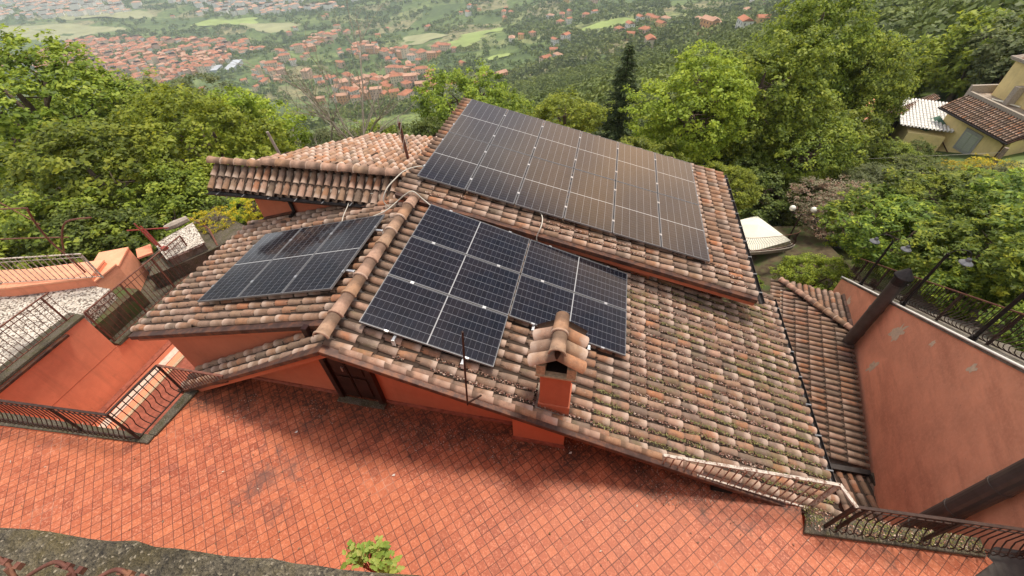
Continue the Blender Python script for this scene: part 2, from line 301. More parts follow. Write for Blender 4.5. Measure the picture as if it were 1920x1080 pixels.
# ------------------------------------------------------------------ mesh helpers
class MB:
    def __init__(s): s.v = []; s.f = []; s.mi = []; s.k = 0
    def add(s, V, F, mi=0):
        o = len(s.v); s.v += [tuple(map(float, p)) for p in V]
        for f in F: s.f.append(tuple(i + o for i in f)); s.mi.append(mi)
        return s
    def box(s, a, b, mi=0):
        (x0, y0, z0), (x1, y1, z1) = a, b
        V = [(x0, y0, z0), (x1, y0, z0), (x1, y1, z0), (x0, y1, z0), (x0, y0, z1), (x1, y0, z1), (x1, y1, z1), (x0, y1, z1)]
        return s.add(V, [(0, 3, 2, 1), (4, 5, 6, 7), (0, 1, 5, 4), (1, 2, 6, 5), (2, 3, 7, 6), (3, 0, 4, 7)], mi)
    def beam(s, a, b, wd, h, mi=0, up=(0, 0, 1)):
        a = Vector(a); b = Vector(b); d = (b - a).normalized(); u = Vector(up)
        sd = d.cross(u)
        if sd.length < 1e-4: sd = d.cross(Vector((1, 0, 0)))
        sd.normalize(); u = sd.cross(d).normalized(); sd = sd * wd / 2; u = u * h / 2
        V = [a - sd - u, a + sd - u, a + sd + u, a - sd + u, b - sd - u, b + sd - u, b + sd + u, b - sd + u]
        return s.add(V, [(0, 1, 2, 3), (7, 6, 5, 4), (0, 4, 5, 1), (1, 5, 6, 2), (2, 6, 7, 3), (3, 7, 4, 0)], mi)
    def prism(s, poly, z0, z1, mi=0):
        n = len(poly); f0 = z0 if callable(z0) else (lambda x, y: z0); f1 = z1 if callable(z1) else (lambda x, y: z1)
        V = [(x, y, f0(x, y)) for x, y in poly] + [(x, y, f1(x, y)) for x, y in poly]
        return s.add(V, [tuple(range(n - 1, -1, -1)), tuple(range(n, 2 * n))] + [(i, (i + 1) % n, n + (i + 1) % n, n + i) for i in range(n)], mi)
    def prism_y(s, poly, y0, y1, mi=0):       # polygon in x,z extruded along y
        n = len(poly); V = [(x, y0, z) for x, z in poly] + [(x, y1, z) for x, z in poly]
        return s.add(V, [tuple(range(n)), tuple(range(2 * n - 1, n - 1, -1))] + [(i, n + i, n + (i + 1) % n, (i + 1) % n) for i in range(n)], mi)
    def tube(s, pts, r, n=6, mi=0, cap=True):
        pts = [Vector(p) for p in pts]; rr = r if hasattr(r, '__len__') else [r] * len(pts); V = []; F = []
        prev = None
        for i, p in enumerate(pts):
            d = (pts[min(i + 1, len(pts) - 1)] - pts[max(i - 1, 0)])
            d = d.normalized() if d.length > 1e-9 else Vector((0, 0, 1))
            if prev is None:
                a = d.cross(Vector((0, 0, 1)));
                if a.length < 1e-3: a = d.cross(Vector((0, 1, 0)))
            else: a = prev - d * prev.dot(d)
            a.normalize(); prev = a; b = d.cross(a)
            for k in range(n): t = 2 * math.pi * (k + 0.5) / n; V.append(p + (a * math.cos(t) + b * math.sin(t)) * rr[i])
        for i in range(len(pts) - 1):
            for k in range(n): F.append((i * n + k, i * n + (k + 1) % n, (i + 1) * n + (k + 1) % n, (i + 1) * n + k))
        if cap: F.append(tuple(range(n - 1, -1, -1))); F.append(tuple((len(pts) - 1) * n + k for k in range(n)))
        return s.add(V, F, mi)
    def lathe(s, c, prof, n=14, mi=0):        # prof: (radius, z)
        V = []; F = []
        for r, z in prof:
            for k in range(n): t = 2 * math.pi * k / n; V.append((c[0] + r * math.cos(t), c[1] + r * math.sin(t), c[2] + z))
        for i in range(len(prof) - 1):
            for k in range(n): F.append((i * n + k, i * n + (k + 1) % n, (i + 1) * n + (k + 1) % n, (i + 1) * n + k))
        return s.add(V, F, mi)

def mesh_np(name, V, F, mats, attrs=None, mi=None, smooth=False):
    me = bpy.data.meshes.new(name); V = np.asarray(V, np.float32)
    if isinstance(F, np.ndarray):
        k = F.shape[1]; n = len(F)
        me.vertices.add(len(V)); me.vertices.foreach_set("co", V.ravel())
        me.loops.add(n * k); me.loops.foreach_set("vertex_index", F.astype(np.int32).ravel())
        me.polygons.add(n); me.polygons.foreach_set("loop_start", np.arange(0, n * k, k, dtype=np.int32))
        me.update(calc_edges=True)
    else:
        me.from_pydata([tuple(v) for v in V], [], F)
    for m in mats: me.materials.append(MATS[m])
    if mi is not None: me.polygons.foreach_set("material_index", np.asarray(mi, np.int32))
    if attrs:
        for n_, a in attrs.items():
            at = me.attributes.new(n_, 'FLOAT', 'POINT'); at.data.foreach_set("value", np.asarray(a, np.float32))
    if smooth: me.polygons.foreach_set("use_smooth", np.ones(len(me.polygons), bool))
    me.update(); return me

def link(name, me, parent=None, loc=None):
    o = bpy.data.objects.new(name, me); C.objects.link(o)
    if parent is not None: o.parent = parent
    if loc is not None: o.location = loc
    return o
def root_of(p):
    v = Vector((0, 0, 0))
    while p is not None: v = v + p.location; p = p.parent
    return v
def obj(name, mb, mats, parent=None, smooth=False, bevel=0.0):
    """link a mesh builder as ONE object; world coordinates are made local to the parent"""
    if isinstance(mats, str): mats = [mats]
    o0 = root_of(parent); V = np.array(mb.v) - np.array(o0)
    me = mesh_np(name, V, mb.f, mats, mi=mb.mi, smooth=smooth)
    o = link(name, me, parent)
    if bevel:
        b = o.modifiers.new("bevel", 'BEVEL'); b.width = bevel; b.segments = 2; b.limit_method = 'ANGLE'; b.angle_limit = R(40)
    return o
def tag(o, label=None, cat=None, group=None, kind=None):
    if label: o["label"] = label
    if cat: o["category"] = cat
    if group: o["group"] = group
    if kind: o["kind"] = kind
    return o
def thing(name, loc, label, cat, group=None, rz=0.0):
    o = bpy.data.objects.new(name, None); o.empty_display_size = 0.2; C.objects.link(o)
    o.location = loc; o.rotation_euler = (0, 0, rz); return tag(o, label, cat, group)
def copy_tree(o, parent=None):
    c = o.copy(); C.objects.link(c)
    if parent is not None: c.parent = parent
    for ch in list(o.children): copy_tree(ch, c)
    return c
def lerp(a, b, t): return tuple(a[i] + (b[i] - a[i]) * t for i in range(3))

# ------------------------------------------------------------------ terrain
def vnoise(x, y, seed=0):
    x = np.asarray(x, float); y = np.asarray(y, float); xi = np.floor(x).astype(np.int64); yi = np.floor(y).astype(np.int64); fx = x - xi; fy = y - yi
    def h(a, b):
        n = (a * 374761393 + b * 668265263 + seed * 974634777) & 0xffffffff
        n = ((n ^ (n >> 13)) * 1274126177) & 0xffffffff
        return ((n ^ (n >> 16)) & 0xffff) / 65535.0
    sx = fx * fx * (3 - 2 * fx); sy = fy * fy * (3 - 2 * fy)
    return (h(xi, yi) * (1 - sx) + h(xi + 1, yi) * sx) * (1 - sy) + (h(xi, yi + 1) * (1 - sx) + h(xi + 1, yi + 1) * sx) * sy
def fbm(x, y, seed=0, o=4):
    r = 0; a = 0.5
    for i in range(o): r = r + a * vnoise(x * 2 ** i, y * 2 ** i, seed + i); a *= 0.5
    return r / (1 - 0.5 ** o)
SX = [-200, 0, 30, 100, 300, 600, 1000, 1500, 1e6]; SZ = [-60, 0, 13, 43, 122, 205, 270, 292, 300]
def terr(x, y):
    x = np.asarray(x, float); y = np.asarray(y, float)
    s = -.45 * x + .89 * y; t = .89 * x + .45 * y; d = np.hypot(x, y)
    z = -5 - np.interp(s, SX, SZ) + np.minimum(np.maximum(t - 10, 0) * .15, 70)
    z = z + (fbm(x / 160, y / 160, 3) - .5) * np.clip((d - 60) / 500, 0, 1) * 34 * np.clip((3500 - d) / 2000, 0.1, 1)
    return z + (fbm(x / 9, y / 9, 9) - .5) * 0.9 * np.clip(d / 30, 0, 1)
def terr1(x, y): return float(terr(np.array([x]), np.array([y]))[0])

def ground_mat():
    t = NT('ground'); ge = t.new("NewGeometry").outputs["Position"]
    v = t.new("TexVoronoi"); v.inputs["Scale"].default_value = 1 / 95.0; v.inputs["Randomness"].default_value = 0.9
    wv = t.new("TexNoise"); wv.inputs["Scale"].default_value = 0.008; t.l.new(ge, wv.inputs["Vector"])
    sv = t.new("VectorMath", operation='SCALE'); sv.inputs[3].default_value = 60; t.l.new(wv.outputs["Color"], sv.inputs[0])
    av = t.new("VectorMath", operation='ADD'); t.l.new(ge, av.inputs[0]); t.l.new(sv.outputs[0], av.inputs[1]); t.l.new(av.outputs[0], v.inputs["Vector"])
    s = t.new("SeparateColor"); t.l.new(v.outputs["Color"], s.inputs[0])
    c = t.ramp(s.outputs[0], [(0.0, (0.11, 0.16, 0.04)), (0.25, (0.17, 0.23, 0.06)), (0.45, (0.23, 0.29, 0.085)), (0.6, (0.30, 0.32, 0.12)), (0.72, (0.36, 0.31, 0.16)), (0.85, (0.14, 0.20, 0.05)), (1.0, (0.28, 0.34, 0.10))], 'CONSTANT')
    ns = t.noise(0.05, 6, 0.65, vec=ge); n2 = t.noise(0.6, 5, 0.7, vec=ge)
    # orchard rows and speckle
    c = t.mix(t.math('MULTIPLY', t.ramp(t.noise(0.13, 3, 0.8, vec=ge), [(0.5, 0.0), (0.58, 1.0)]), 0.6), c, (0.035, 0.055, 0.022))
    wv2 = t.new("TexWave"); wv2.inputs["Scale"].default_value = 0.06; wv2.inputs["Distortion"].default_value = 2.0; t.l.new(ge, wv2.inputs["Vector"])
    c = t.mix(t.math('MULTIPLY', wv2.outputs["Fac"], t.math('MULTIPLY', s.outputs[1], 0.25)), c, (0.05, 0.07, 0.03))
    c = t.mix(t.ramp(ns, [(0.4, 0.0), (0.6, 0.6)]), c, (0.05, 0.08, 0.025))
    c = t.mix(t.math('MULTIPLY', t.ramp(n2, [(0.4, 0.0), (0.6, 1.0)]), 0.35), c, (0.04, 0.045, 0.02))
    t.base(c); t.rough(0.95)
ground_mat()
def build_terrain():
    nr, na = 210, 260
    rr = np.concatenate([[0.0], np.geomspace(2, 9000, nr - 1)]); aa = np.linspace(0, 2 * np.pi, na, endpoint=False)
    Rr, A = np.meshgrid(rr, aa, indexing='ij'); X = Rr * np.cos(A); Y = Rr * np.sin(A); Z = terr(X, Y)
    V = np.stack([X, Y, Z], -1).reshape(-1, 3)
    i, j = np.meshgrid(np.arange(nr - 1), np.arange(na), indexing='ij'); j2 = (j + 1) % na
    F = np.stack([i * na + j, (i + 1) * na + j, (i + 1) * na + j2, i * na + j2], -1).reshape(-1, 4)
    o = link('terrain', mesh_np('terrain', V, F, ['ground'], smooth=True)); tag(o, kind='structure')
build_terrain()

# ------------------------------------------------------------------ roof tiles
def coppi(origin, down, row, smax, tmax, inside, pitch=0.195, expo=0.305, L=0.40, r0=0.056, r1=0.071, jit=1.0, seed=1):
    """barrel roof tiles: covers (convex) over channels (concave). 'origin' lies on the crest plane."""
    g = np.random.default_rng(seed); o = Vector(origin); d = Vector(down).normalized(); rw = Vector(row).normalized(); nn = rw.cross(d)
    if nn.z < 0: nn = -nn
    H = 0.085; V = []; F = []; rn = []; al = []
    nrow = int(tmax / pitch) + 1; ncol = int(smax / expo) + 1; NS = 7
    for i in range(nrow):
        rowr = g.random()
        for j in range(ncol):
            for kind in (0, 1):
                t = (i + 0.5 * (1 if kind else 0)) * pitch + pitch * 0.25; s0 = j * expo + (0.0 if not kind else 0.05)
                if s0 > smax + 0.02 or t > tmax + 0.05 or not inside(s0 + expo * 0.5, t): continue
                ln = min(L, smax + 0.06 - s0)
                if ln < 0.12: continue
                rv = float(np.clip(g.random() * 0.85 + rowr * 0.15, 0, 1)); skew = g.normal(0, 0.007) * jit + (g.normal(0, .028) if g.random() < .035 * jit else 0); lift = abs(g.normal(0, 0.003)) * jit; st = g.normal(0, 0.006) * jit + (g.uniform(0, .07) if g.random() < .03 * jit else 0)
                b = len(V)
                stations = ((0.0, 0.0), (0.55, 0.55), (1.0, 1.0))
                for q, (f, a) in enumerate(stations):
                    rad = (r0 + (r1 - r0) * f) if not kind else (r1 - (r1 - r0) * f) * 1.02
                    for k in range(NS):
                        th = math.pi * (k / (NS - 1)) * 0.94 + 0.03 * math.pi
                        y = math.cos(th) * rad; h = math.sin(th) * rad * 0.92
                        if kind: h = 0.072 - h
                        hh = -H + h + (0.016 * f + lift if not kind else 0.012 * f - 0.02)
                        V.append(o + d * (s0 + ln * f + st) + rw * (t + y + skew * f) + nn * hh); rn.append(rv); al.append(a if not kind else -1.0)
                for q in range(2):
                    for k in range(NS - 1): F.append((b + q * NS + k, b + q * NS + k + 1, b + (q + 1) * NS + k + 1, b + (q + 1) * NS + k))
                # rim (thickness) at the lower end
                e = len(V); th_ = 0.013
                for k in range(NS):
                    th = math.pi * (k / (NS - 1)) * 0.94 + 0.03 * math.pi
                    rad = (r1 - th_) if not kind else (r0 - 0.004 + th_)
                    y = math.cos(th) * rad; h = math.sin(th) * rad * 0.92
                    if kind: h = 0.072 - h
                    hh = -H + h + (0.016 + lift if not kind else 0.012 - 0.02)
                    V.append(o + d * (s0 + ln + st) + rw * (t + y + skew) + nn * hh); rn.append(rv); al.append(1.0 if not kind else -1.0)
                for k in range(NS - 1): F.append((b + 2 * NS + k, b + 2 * NS + k + 1, e + k + 1, e + k))
    return np.array(V), np.array(F), rn, al
def tiles_obj(name, mat, parent, *a, **k):
    V, F, rn, al = coppi(*a, **k)
    me = mesh_np(name, V - np.array(root_of(parent)), F, [mat], {'rnd': rn, 'alg': al}, smooth=True)
    try: me.set_sharp_from_angle(angle=R(50))
    except Exception: pass
    return link(name, me, parent)
def ridge_tiles(name, mat, parent, a, b, n, r=0.115, collar=True, seed=3):
    """half-round ridge tiles laid end to end from a to b"""
    g = random.Random(seed); a = Vector(a); b = Vector(b); d = (b - a) / n; dn = d.normalized()
    sd = dn.cross(Vector((0, 0, 1))).normalized(); up = sd.cross(dn)
    V = []; F = []; rn = []; al = []; NS = 10
    for i in range(n):
        p = a + d * i; rv = g.choice([0.28, 0.4, 0.52, 0.56, 0.6]) + g.random() * 0.05; off = sd * g.gauss(0, 0.006)
        prof = ((-0.03, 1.10, 1.0), (0.05, 1.12, 1.0), (0.055, 1.0, 0.8), (0.5, 0.95, 0.4), (1.0, 0.90, 0.0)) if collar else ((0.0, 1.06, 1.0), (0.5, 1.0, 0.4), (1.04, 0.92, 0.0))
        bs = len(V)
        for f, s, aa in prof:
            for k in range(NS):
                th = math.pi * (k / (NS - 1)); V.append(p + d * f + off + sd * math.cos(th) * r * s + up * (math.sin(th) * r * s - r * 0.25)); rn.append(rv); al.append(aa * 0.8)
        for q in range(len(prof) - 1):
            for k in range(NS - 1): F.append((bs + q * NS + k, bs + q * NS + k + 1, bs + (q + 1) * NS + k + 1, bs + (q + 1) * NS + k))
        e = len(V)
        for k in range(NS):
            th = math.pi * (k / (NS - 1)); s = prof[0][1] - 0.18
            V.append(p + d * prof[0][0] + off + sd * math.cos(th) * r * s + up * (math.sin(th) * r * s - r * 0.25)); rn.append(rv); al.append(0.9)
        for k in range(NS - 1): F.append((bs + k + 1, bs + k, e + k, e + k + 1))
    V = np.array(V) - np.array(root_of(parent))
    return link(name, mesh_np(name, V, np.array(F), [mat], {'rnd': rn, 'alg': al}, smooth=False), parent)

# ================================================================== THE HOUSE
zR = lambda x: 2.104 - 0.3103 * (x + 3.169)
zL = lambda x: 1.247 + 0.2817 * (x + 6.987)
zU = lambda x: 2.346 - 0.2340 * (x + 3.651)
zS = lambda x: 2.17 + 0.56 * (x + 3.54)
RX = -3.54
house = thing('house', (-2.0, 6.0, 0), 'terracotta-coloured house with barrel tile roofs on two levels and solar arrays on top', 'house')
GZ = -12.0
# --- walls
mb = MB()
mb.prism_y([(-6.45, -0.3), (-6.45, zS(-6.45) - .30), (RX, 2.22 - .28), (-0.75, zR(-0.75) - .28), (-0.75, -0.3)], 3.5, 3.8)        # front wall under the gable
mb.prism_y([(-0.85, -0.3), (-0.85, zR(-0.85) - .30), (0.0, zR(0) - .30), (0.0, -0.3)], 3.25, 3.6)                                # the wide pier
mb.prism_y([(0.0, -0.3), (0.0, zR(0) - .30), (2.6, zR(2.6) - .28), (2.6, -0.3)], 3.62, 3.9)
mb.prism_y([(2.62, GZ), (2.62, zR(2.62) - .30), (4.02, zR(4.02) - .30), (4.02, GZ)], 3.09, 3.4)
mb.box((3.74, 3.4, GZ), (4.02, 7.7, zR(4.02) - .30))
obj('front_wall', mb, 'stucco', house)
mb = MB().prism_y([(-7.73, GZ), (-7.73, zL(-7.73) - .28), (RX, zL(RX) - .28), (RX, GZ)], 3.83, 4.1)
mb.prism_y([(-7.73, -3.6), (-7.73, zL(-7.73) - .27), (-6.40, zL(-6.40) - .27), (RX, zL(RX) - .27), (RX, 0.6), (-6.40, -.2), (-6.42, -3.6)], 3.65, 3.829)
mb.box((-7.73, 4.101, GZ), (-7.45, 7.24, zL(-7.73) - .30))
obj('wing_wall', mb, 'stucco', house)
mb = MB().prism_y([(-3.85, 0.5), (-3.85, zU(-3.85) - .27), (1.35, zU(1.35) - .27), (1.35, 0.0)], 6.98, 7.25)
mb.prism_y([(1.35, -1.0), (1.35, zU(1.35) - .3), (3.2, zU(3.2) - .3), (3.2, -1.0)], 7.7, 7.95)
mb.box((3.0, 7.96, GZ), (3.2, 11.6, zU(3.2) - .3)); mb.prism_y([(-3.85, GZ), (-3.85, zU(-3.85) - .3), (3.2, zU(3.2) - .3), (3.2, GZ)], 11.61, 11.8)
mb.box((-3.85, 7.26, 0.5), (-3.65, 11.6, zU(-3.85) - .27))
obj('upper_wall', mb, 'stucco', house)
mb = MB().box((-7.96, 7.25, GZ), (-3.9, 7.5, 1.72)); mb.box((-7.96, 7.5, GZ), (-7.7, 10.9, 1.15)); mb.box((-7.7, 10.7, GZ), (-3.9, 10.9, 1.05))
obj('rear_wall', mb, 'stucco', house)
# skirting
mb = MB().box((-6.46, 3.475, 0.0), (-4.16, 3.499, 0.09)); mb.box((-3.26, 3.475, 0.0), (-0.86, 3.499, 0.09)); mb.box((-0.87, 3.225, 0.0), (0.02, 3.249, 0.09)); mb.box((0.02, 3.60, 0), (2.6, 3.619, 0.09))
obj('skirting', mb, 'brick_red', house)

# --- decks (timber and mortar under the tiles) and verges
def deck(name, poly, zf, th=0.14, off=0.10, mat='stucco', parent=house):
    obj(name, MB().prism(poly, lambda x, y: zf(x) - off - th, lambda x, y: zf(x) - off), mat, parent)
deck('roof_deck', [(RX, 3.08), (4.2, 3.08), (4.2, 7.8), (3.3, 7.8), (3.3, 7.0), (RX, 7.0)], zR, mat='roofing')
deck('roof_deck', [(-8.35, 3.6), (RX, 3.6), (RX, 7.24), (-8.35, 7.24)], zL, mat='roofing')
deck('roof_deck', [(-7.6, 3.08), (RX, 3.08), (RX, 3.599), (-7.6, 3.64)], zS, off=0.11, mat='roofing')
deck('roof_deck', [(-3.93, 6.86), (3.45, 6.86), (3.45, 11.85), (-3.93, 11.85)], zU, mat='roofing')
def verge(pts, y, zoff, h1=0.085, h2=0.155, depth=0.07):
    """dark metal drip edge over a painted concrete band"""
    a, b = pts; A = Vector((a[0], y, a[1] + zoff)); B = Vector((b[0], y, b[1] + zoff))
    m1 = MB().prism_y([(a[0], a[1] + zoff), (b[0], b[1] + zoff), (b[0], b[1] + zoff - h1), (a[0], a[1] + zoff - h1)], y - depth - 0.05, y + .02)
    obj('drip_edge', m1, 'brown_metal', house, bevel=0.008)
    m2 = MB().prism_y([(a[0], a[1] + zoff - h1), (b[0], b[1] + zoff - h1), (b[0], b[1] + zoff - h1 - h2), (a[0], a[1] + zoff - h1 - h2)], y - depth + .03, y + .4)
    obj('verge_band', m2, 'stucco', house)
verge([(RX, 2.22), (4.22, zR(4.22))], 3.08, -0.075)
verge([(-7.3, zS(-7.3)), (RX, 2.22)], 3.08, -0.075)
verge([(-8.38, zL(-8.38)), (-3.75, zL(-3.75))], 3.60, -0.08, 0.10, 0.13)
verge([(-3.95, zU(-3.95)), (3.48, zU(3.48))], 6.86, -0.08, 0.10, 0.14)

# --- tiled slopes
def slope_dir(k): return Vector((1, 0, -k)).normalized()
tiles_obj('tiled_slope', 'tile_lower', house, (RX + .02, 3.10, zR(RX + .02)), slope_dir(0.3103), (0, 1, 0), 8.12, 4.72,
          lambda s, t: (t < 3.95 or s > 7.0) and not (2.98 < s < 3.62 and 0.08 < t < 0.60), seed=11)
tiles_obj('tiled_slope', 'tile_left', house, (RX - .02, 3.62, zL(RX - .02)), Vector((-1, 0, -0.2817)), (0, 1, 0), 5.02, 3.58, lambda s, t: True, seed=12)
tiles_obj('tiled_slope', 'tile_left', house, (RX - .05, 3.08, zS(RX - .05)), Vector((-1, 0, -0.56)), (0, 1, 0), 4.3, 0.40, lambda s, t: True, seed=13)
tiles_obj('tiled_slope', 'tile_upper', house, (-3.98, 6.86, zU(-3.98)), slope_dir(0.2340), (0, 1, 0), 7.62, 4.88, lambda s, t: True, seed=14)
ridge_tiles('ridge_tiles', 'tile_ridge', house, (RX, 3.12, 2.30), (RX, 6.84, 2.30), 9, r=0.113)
# small end tiles closing the front verge of the right slope
g_ = random.Random(5); V = []; F = []; rn = []; al = []
for i in range(17):
    x0 = RX + 0.25 + i * 0.315; b0 = len(V); rv = g_.choice((.3, .42, .5, .56, .6, .95))
    for f in (0, .5, 1):
        for k in range(6):
            th = k / 5 * math.pi * 0.55
            V.append((x0 + f * 0.33, 3.12 - math.sin(th) * 0.085 , zR(x0 + f * .33) - 0.02 - (1 - math.cos(th)) * 0.075 + f * 0.012)); rn.append(rv); al.append(f)
    for q in range(2):
        for k in range(5): F.append((b0 + q * 6 + k, b0 + (q + 1) * 6 + k, b0 + (q + 1) * 6 + k + 1, b0 + q * 6 + k + 1))
link('verge_tiles', mesh_np('verge_tiles', np.array(V) - np.array(root_of(house)), np.array(F), ['tile_ridge'], {'rnd': rn, 'alg': al}, smooth=True), house)

# --- rear-left roof: short front slope, long back slope, ridge between
fs = 0.72
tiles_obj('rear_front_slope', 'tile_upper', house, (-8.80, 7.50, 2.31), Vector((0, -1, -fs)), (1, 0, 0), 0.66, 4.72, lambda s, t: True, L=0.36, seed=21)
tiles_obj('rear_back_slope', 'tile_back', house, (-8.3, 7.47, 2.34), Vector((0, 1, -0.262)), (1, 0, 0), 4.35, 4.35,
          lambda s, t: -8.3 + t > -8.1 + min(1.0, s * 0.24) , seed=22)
obj('roof_deck', MB().prism([(-7.75, 7.50), (-3.96, 7.50), (-3.96, 11.6), (-7.0, 11.6)], lambda x, y: 2.3 - .262 * (y - 7.5) - .25, lambda x, y: 2.3 - .262 * (y - 7.5) - .10), 'roofing', house)
obj('roof_deck', MB().prism([(-8.8, 7.02), (-3.96, 7.02), (-3.96, 7.499), (-8.8, 7.499)], lambda x, y: 2.30 + fs * (y - 7.5) - .24, lambda x, y: 2.30 + fs * (y - 7.5) - .10), 'roofing', house)
ridge_tiles('ridge_tiles', 'tile_ridge', house, (-8.86, 7.47, 2.33), (-7.45, 7.47, 2.33), 4, r=0.10, seed=8)
ridge_tiles('ridge_tiles', 'tile_ridge', house, (-7.42, 7.47, 2.40), (-4.02, 7.47, 2.40), 9, r=0.105, seed=9)

simple('shade_metal', (.16, .16, .17), .5, .3, .15, 9, 0)
def half_pipe(a, b, r, nx, mat, name, parent, hooks=8):
    a = Vector(a); b = Vector(b); d = (b - a).normalized(); sd = Vector(nx); up = Vector((0, 0, 1)); V = []; F = []; n = 8
    for p in (a, b):
        for rr in (r, r * 0.88):
            for k in range(n + 1):
                th = math.pi * k / n; V.append(p + sd * math.cos(th) * rr - up * math.sin(th) * rr)
    m = n + 1
    for k in range(n):
        F += [(k, k + 1, 2 * m + k + 1, 2 * m + k), (m + k + 1, m + k, 3 * m + k, 3 * m + k + 1), (k, m + k, m + k + 1, k + 1), (2 * m + k, 2 * m + k + 1, 3 * m + k + 1, 3 * m + k)]
    F += [(0, 2 * m, 3 * m, m), (n, m + n, 3 * m + n, 2 * m + n)]
    gut = obj(name, MB().add(V, F), mat, parent)
    for i in range(hooks):
        p = a + (b - a) * ((i + .5) / hooks)
        obj('bracket', MB().beam(p - sd * r * 1.1, p + sd * r * 1.1, 0.025, 0.012), 'shade_metal' if mat == 'dark_metal' else mat, gut)
    return gut
half_pipe((3.57, 6.75, zU(3.57) - .10), (3.57, 11.95, zU(3.57) - .10), 0.06, (1, 0, 0), 'dark_metal', 'gutter', house, 9)
half_pipe((4.36, 3.55, zR(4.36) - .12), (4.36, 7.9, zR(4.36) - .12), 0.06, (1, 0, 0), 'dark_metal', 'gutter', house, 7)
half_pipe((-8.85, 6.93, 1.80), (-4.15, 6.93, 1.86), 0.065, (0, 1, 0), 'dark_metal', 'gutter', house, 7)
obj('fascia', MB().box((-8.85, 7.0, 1.70), (-4.1, 7.02, 1.86)), 'brown_metal', house)
obj('downpipe', MB().tube([(-7.0, 6.95, 1.80), (-6.98, 7.1, 1.66), (-6.96, 7.2, 1.6), (-6.94, 7.19, 1.30), (-6.94, 7.0, 1.26)], 0.045, 8), 'dark_metal', house)
obj('flashing', MB().beam((-7.9, 7.19, zL(-7.9) - .0), (-6.95, 7.19, zL(-6.95) + .02), 0.10, 0.03), 'brown_metal', house)

# --- door, lamp, chimney
door = obj('door', MB().box((-4.05, 3.45, 0.10), (-3.37, 3.492, 1.92)), 'wood_dark', house)
m_ = MB()
for x0 in (-4.0, -3.70, ): m_.box((x0, 3.432, 0.2), (x0 + .26, 3.449, 0.75)); m_.box((x0, 3.432, 0.85), (x0 + .26, 3.449, 1.75))
m_.box((-3.725, 3.425, 0.1), (-3.71, 3.449, 1.92))
obj('door_panel', m_, 'wood_dark', door, bevel=0.006)
obj('door_frame', MB().box((-4.15, 3.40, 0.06), (-4.06, 3.499, 2.0)).box((-3.36, 3.40, 0.06), (-3.27, 3.499, 2.0)), 'wood_dark', door)
obj('handle', MB().tube([(-3.78, 3.40, 0.98), (-3.78, 3.40, 1.10)], 0.012, 6).tube([(-3.78, 3.44, 1.04), (-3.78, 3.40, 1.04)], 0.01, 6), 'silver', door)
obj('door_sill', MB().box((-4.18, 3.33, 0.0), (-3.25, 3.449, 0.045)), 'mossy_concrete', house, bevel=0.006)
lampb = obj('wall_lamp', MB().lathe((-3.22, 3.33, 1.53), [(0.0, -.085), (0.06, -.08), (0.105, -.05), (0.12, 0.0), (0.12, 0.03), (0.0, .05)], 16), 'globe', house, smooth=True)
obj('lamp_bracket', MB().tube([(-3.22, 3.33, 1.57), (-3.22, 3.45, 1.62), (-3.22, 3.5, 1.62)], 0.014, 6), 'iron_dark', lampb)
obj('vent_hole', MB().tube([(-4.75, 3.497, 1.28), (-4.75, 3.47, 1.28)], 0.035, 10), 'brown_metal', house)
obj('wall_drain', MB().box((2.30, 3.0, 0.01), (2.60, 3.08, 0.12)), 'black_void', house)

ch = thing('chimney', (-.215, 3.47, 1.0), None, None); ch.parent = house; ch.location = Vector((-.215, 3.47, 1.0)) - house.location
obj('chimney_stack', MB().box((-.43, 3.27, 0.95), (0.0, 3.67, 2.02)).box((-.45, 3.25, 0.95), (0.02, 3.69, 1.26)), 'stucco', ch, bevel=0.008)
m_ = MB().box((-.49, 3.21, 2.02), (0.06, 3.73, 2.05))
for k in range(6):
    z0 = 2.052 + k * 0.034
    for (a, b) in (((-.48, 3.22), (-.36, 3.72)), ((-.07, 3.22), (.05, 3.72))): m_.box((a[0], a[1], z0), (b[0], b[1], z0 + .028))
m_.box((-.359, 3.56, 2.05), (-.071, 3.60, 2.24))
obj('brick_vent', m_, 'brick_vent', ch)
obj('flue_opening', MB().box((-.355, 3.30, 2.051), (-.075, 3.55, 2.06)).box((-.46, 3.60, 2.052), (.03, 3.70, 2.32)), 'black_void', ch)
CX = -.215; ZC = 2.56
for sgn in (-1, 1):
    obj('cap_slab', MB().prism_y([(CX, ZC - .075), (CX + sgn * .345, ZC - .075 - .345 * .62), (CX + sgn * .345, ZC - .10 - .345 * .62), (CX, ZC - .11)] if sgn > 0 else
        [(CX, ZC - .11), (CX + sgn * .345, ZC - .10 - .345 * .62), (CX + sgn * .345, ZC - .075 - .345 * .62), (CX, ZC - .075)], 3.20, 3.80), 'tile_ridge', ch)
    tiles_obj('cap_tiles', 'tile_ridge', ch, (CX + sgn * .04, 3.20, ZC), Vector((sgn, 0, -0.62)), (0, 1, 0), 0.33, 0.56, lambda s, t: s < .3, pitch=0.205, expo=0.40, r0=0.085, r1=0.10, jit=.5, seed=30 + sgn)
ridge_tiles('cap_ridge', 'tile_ridge', ch, (CX, 3.19, ZC + .05), (CX, 3.85, ZC + .05), 2, r=0.105, seed=4)

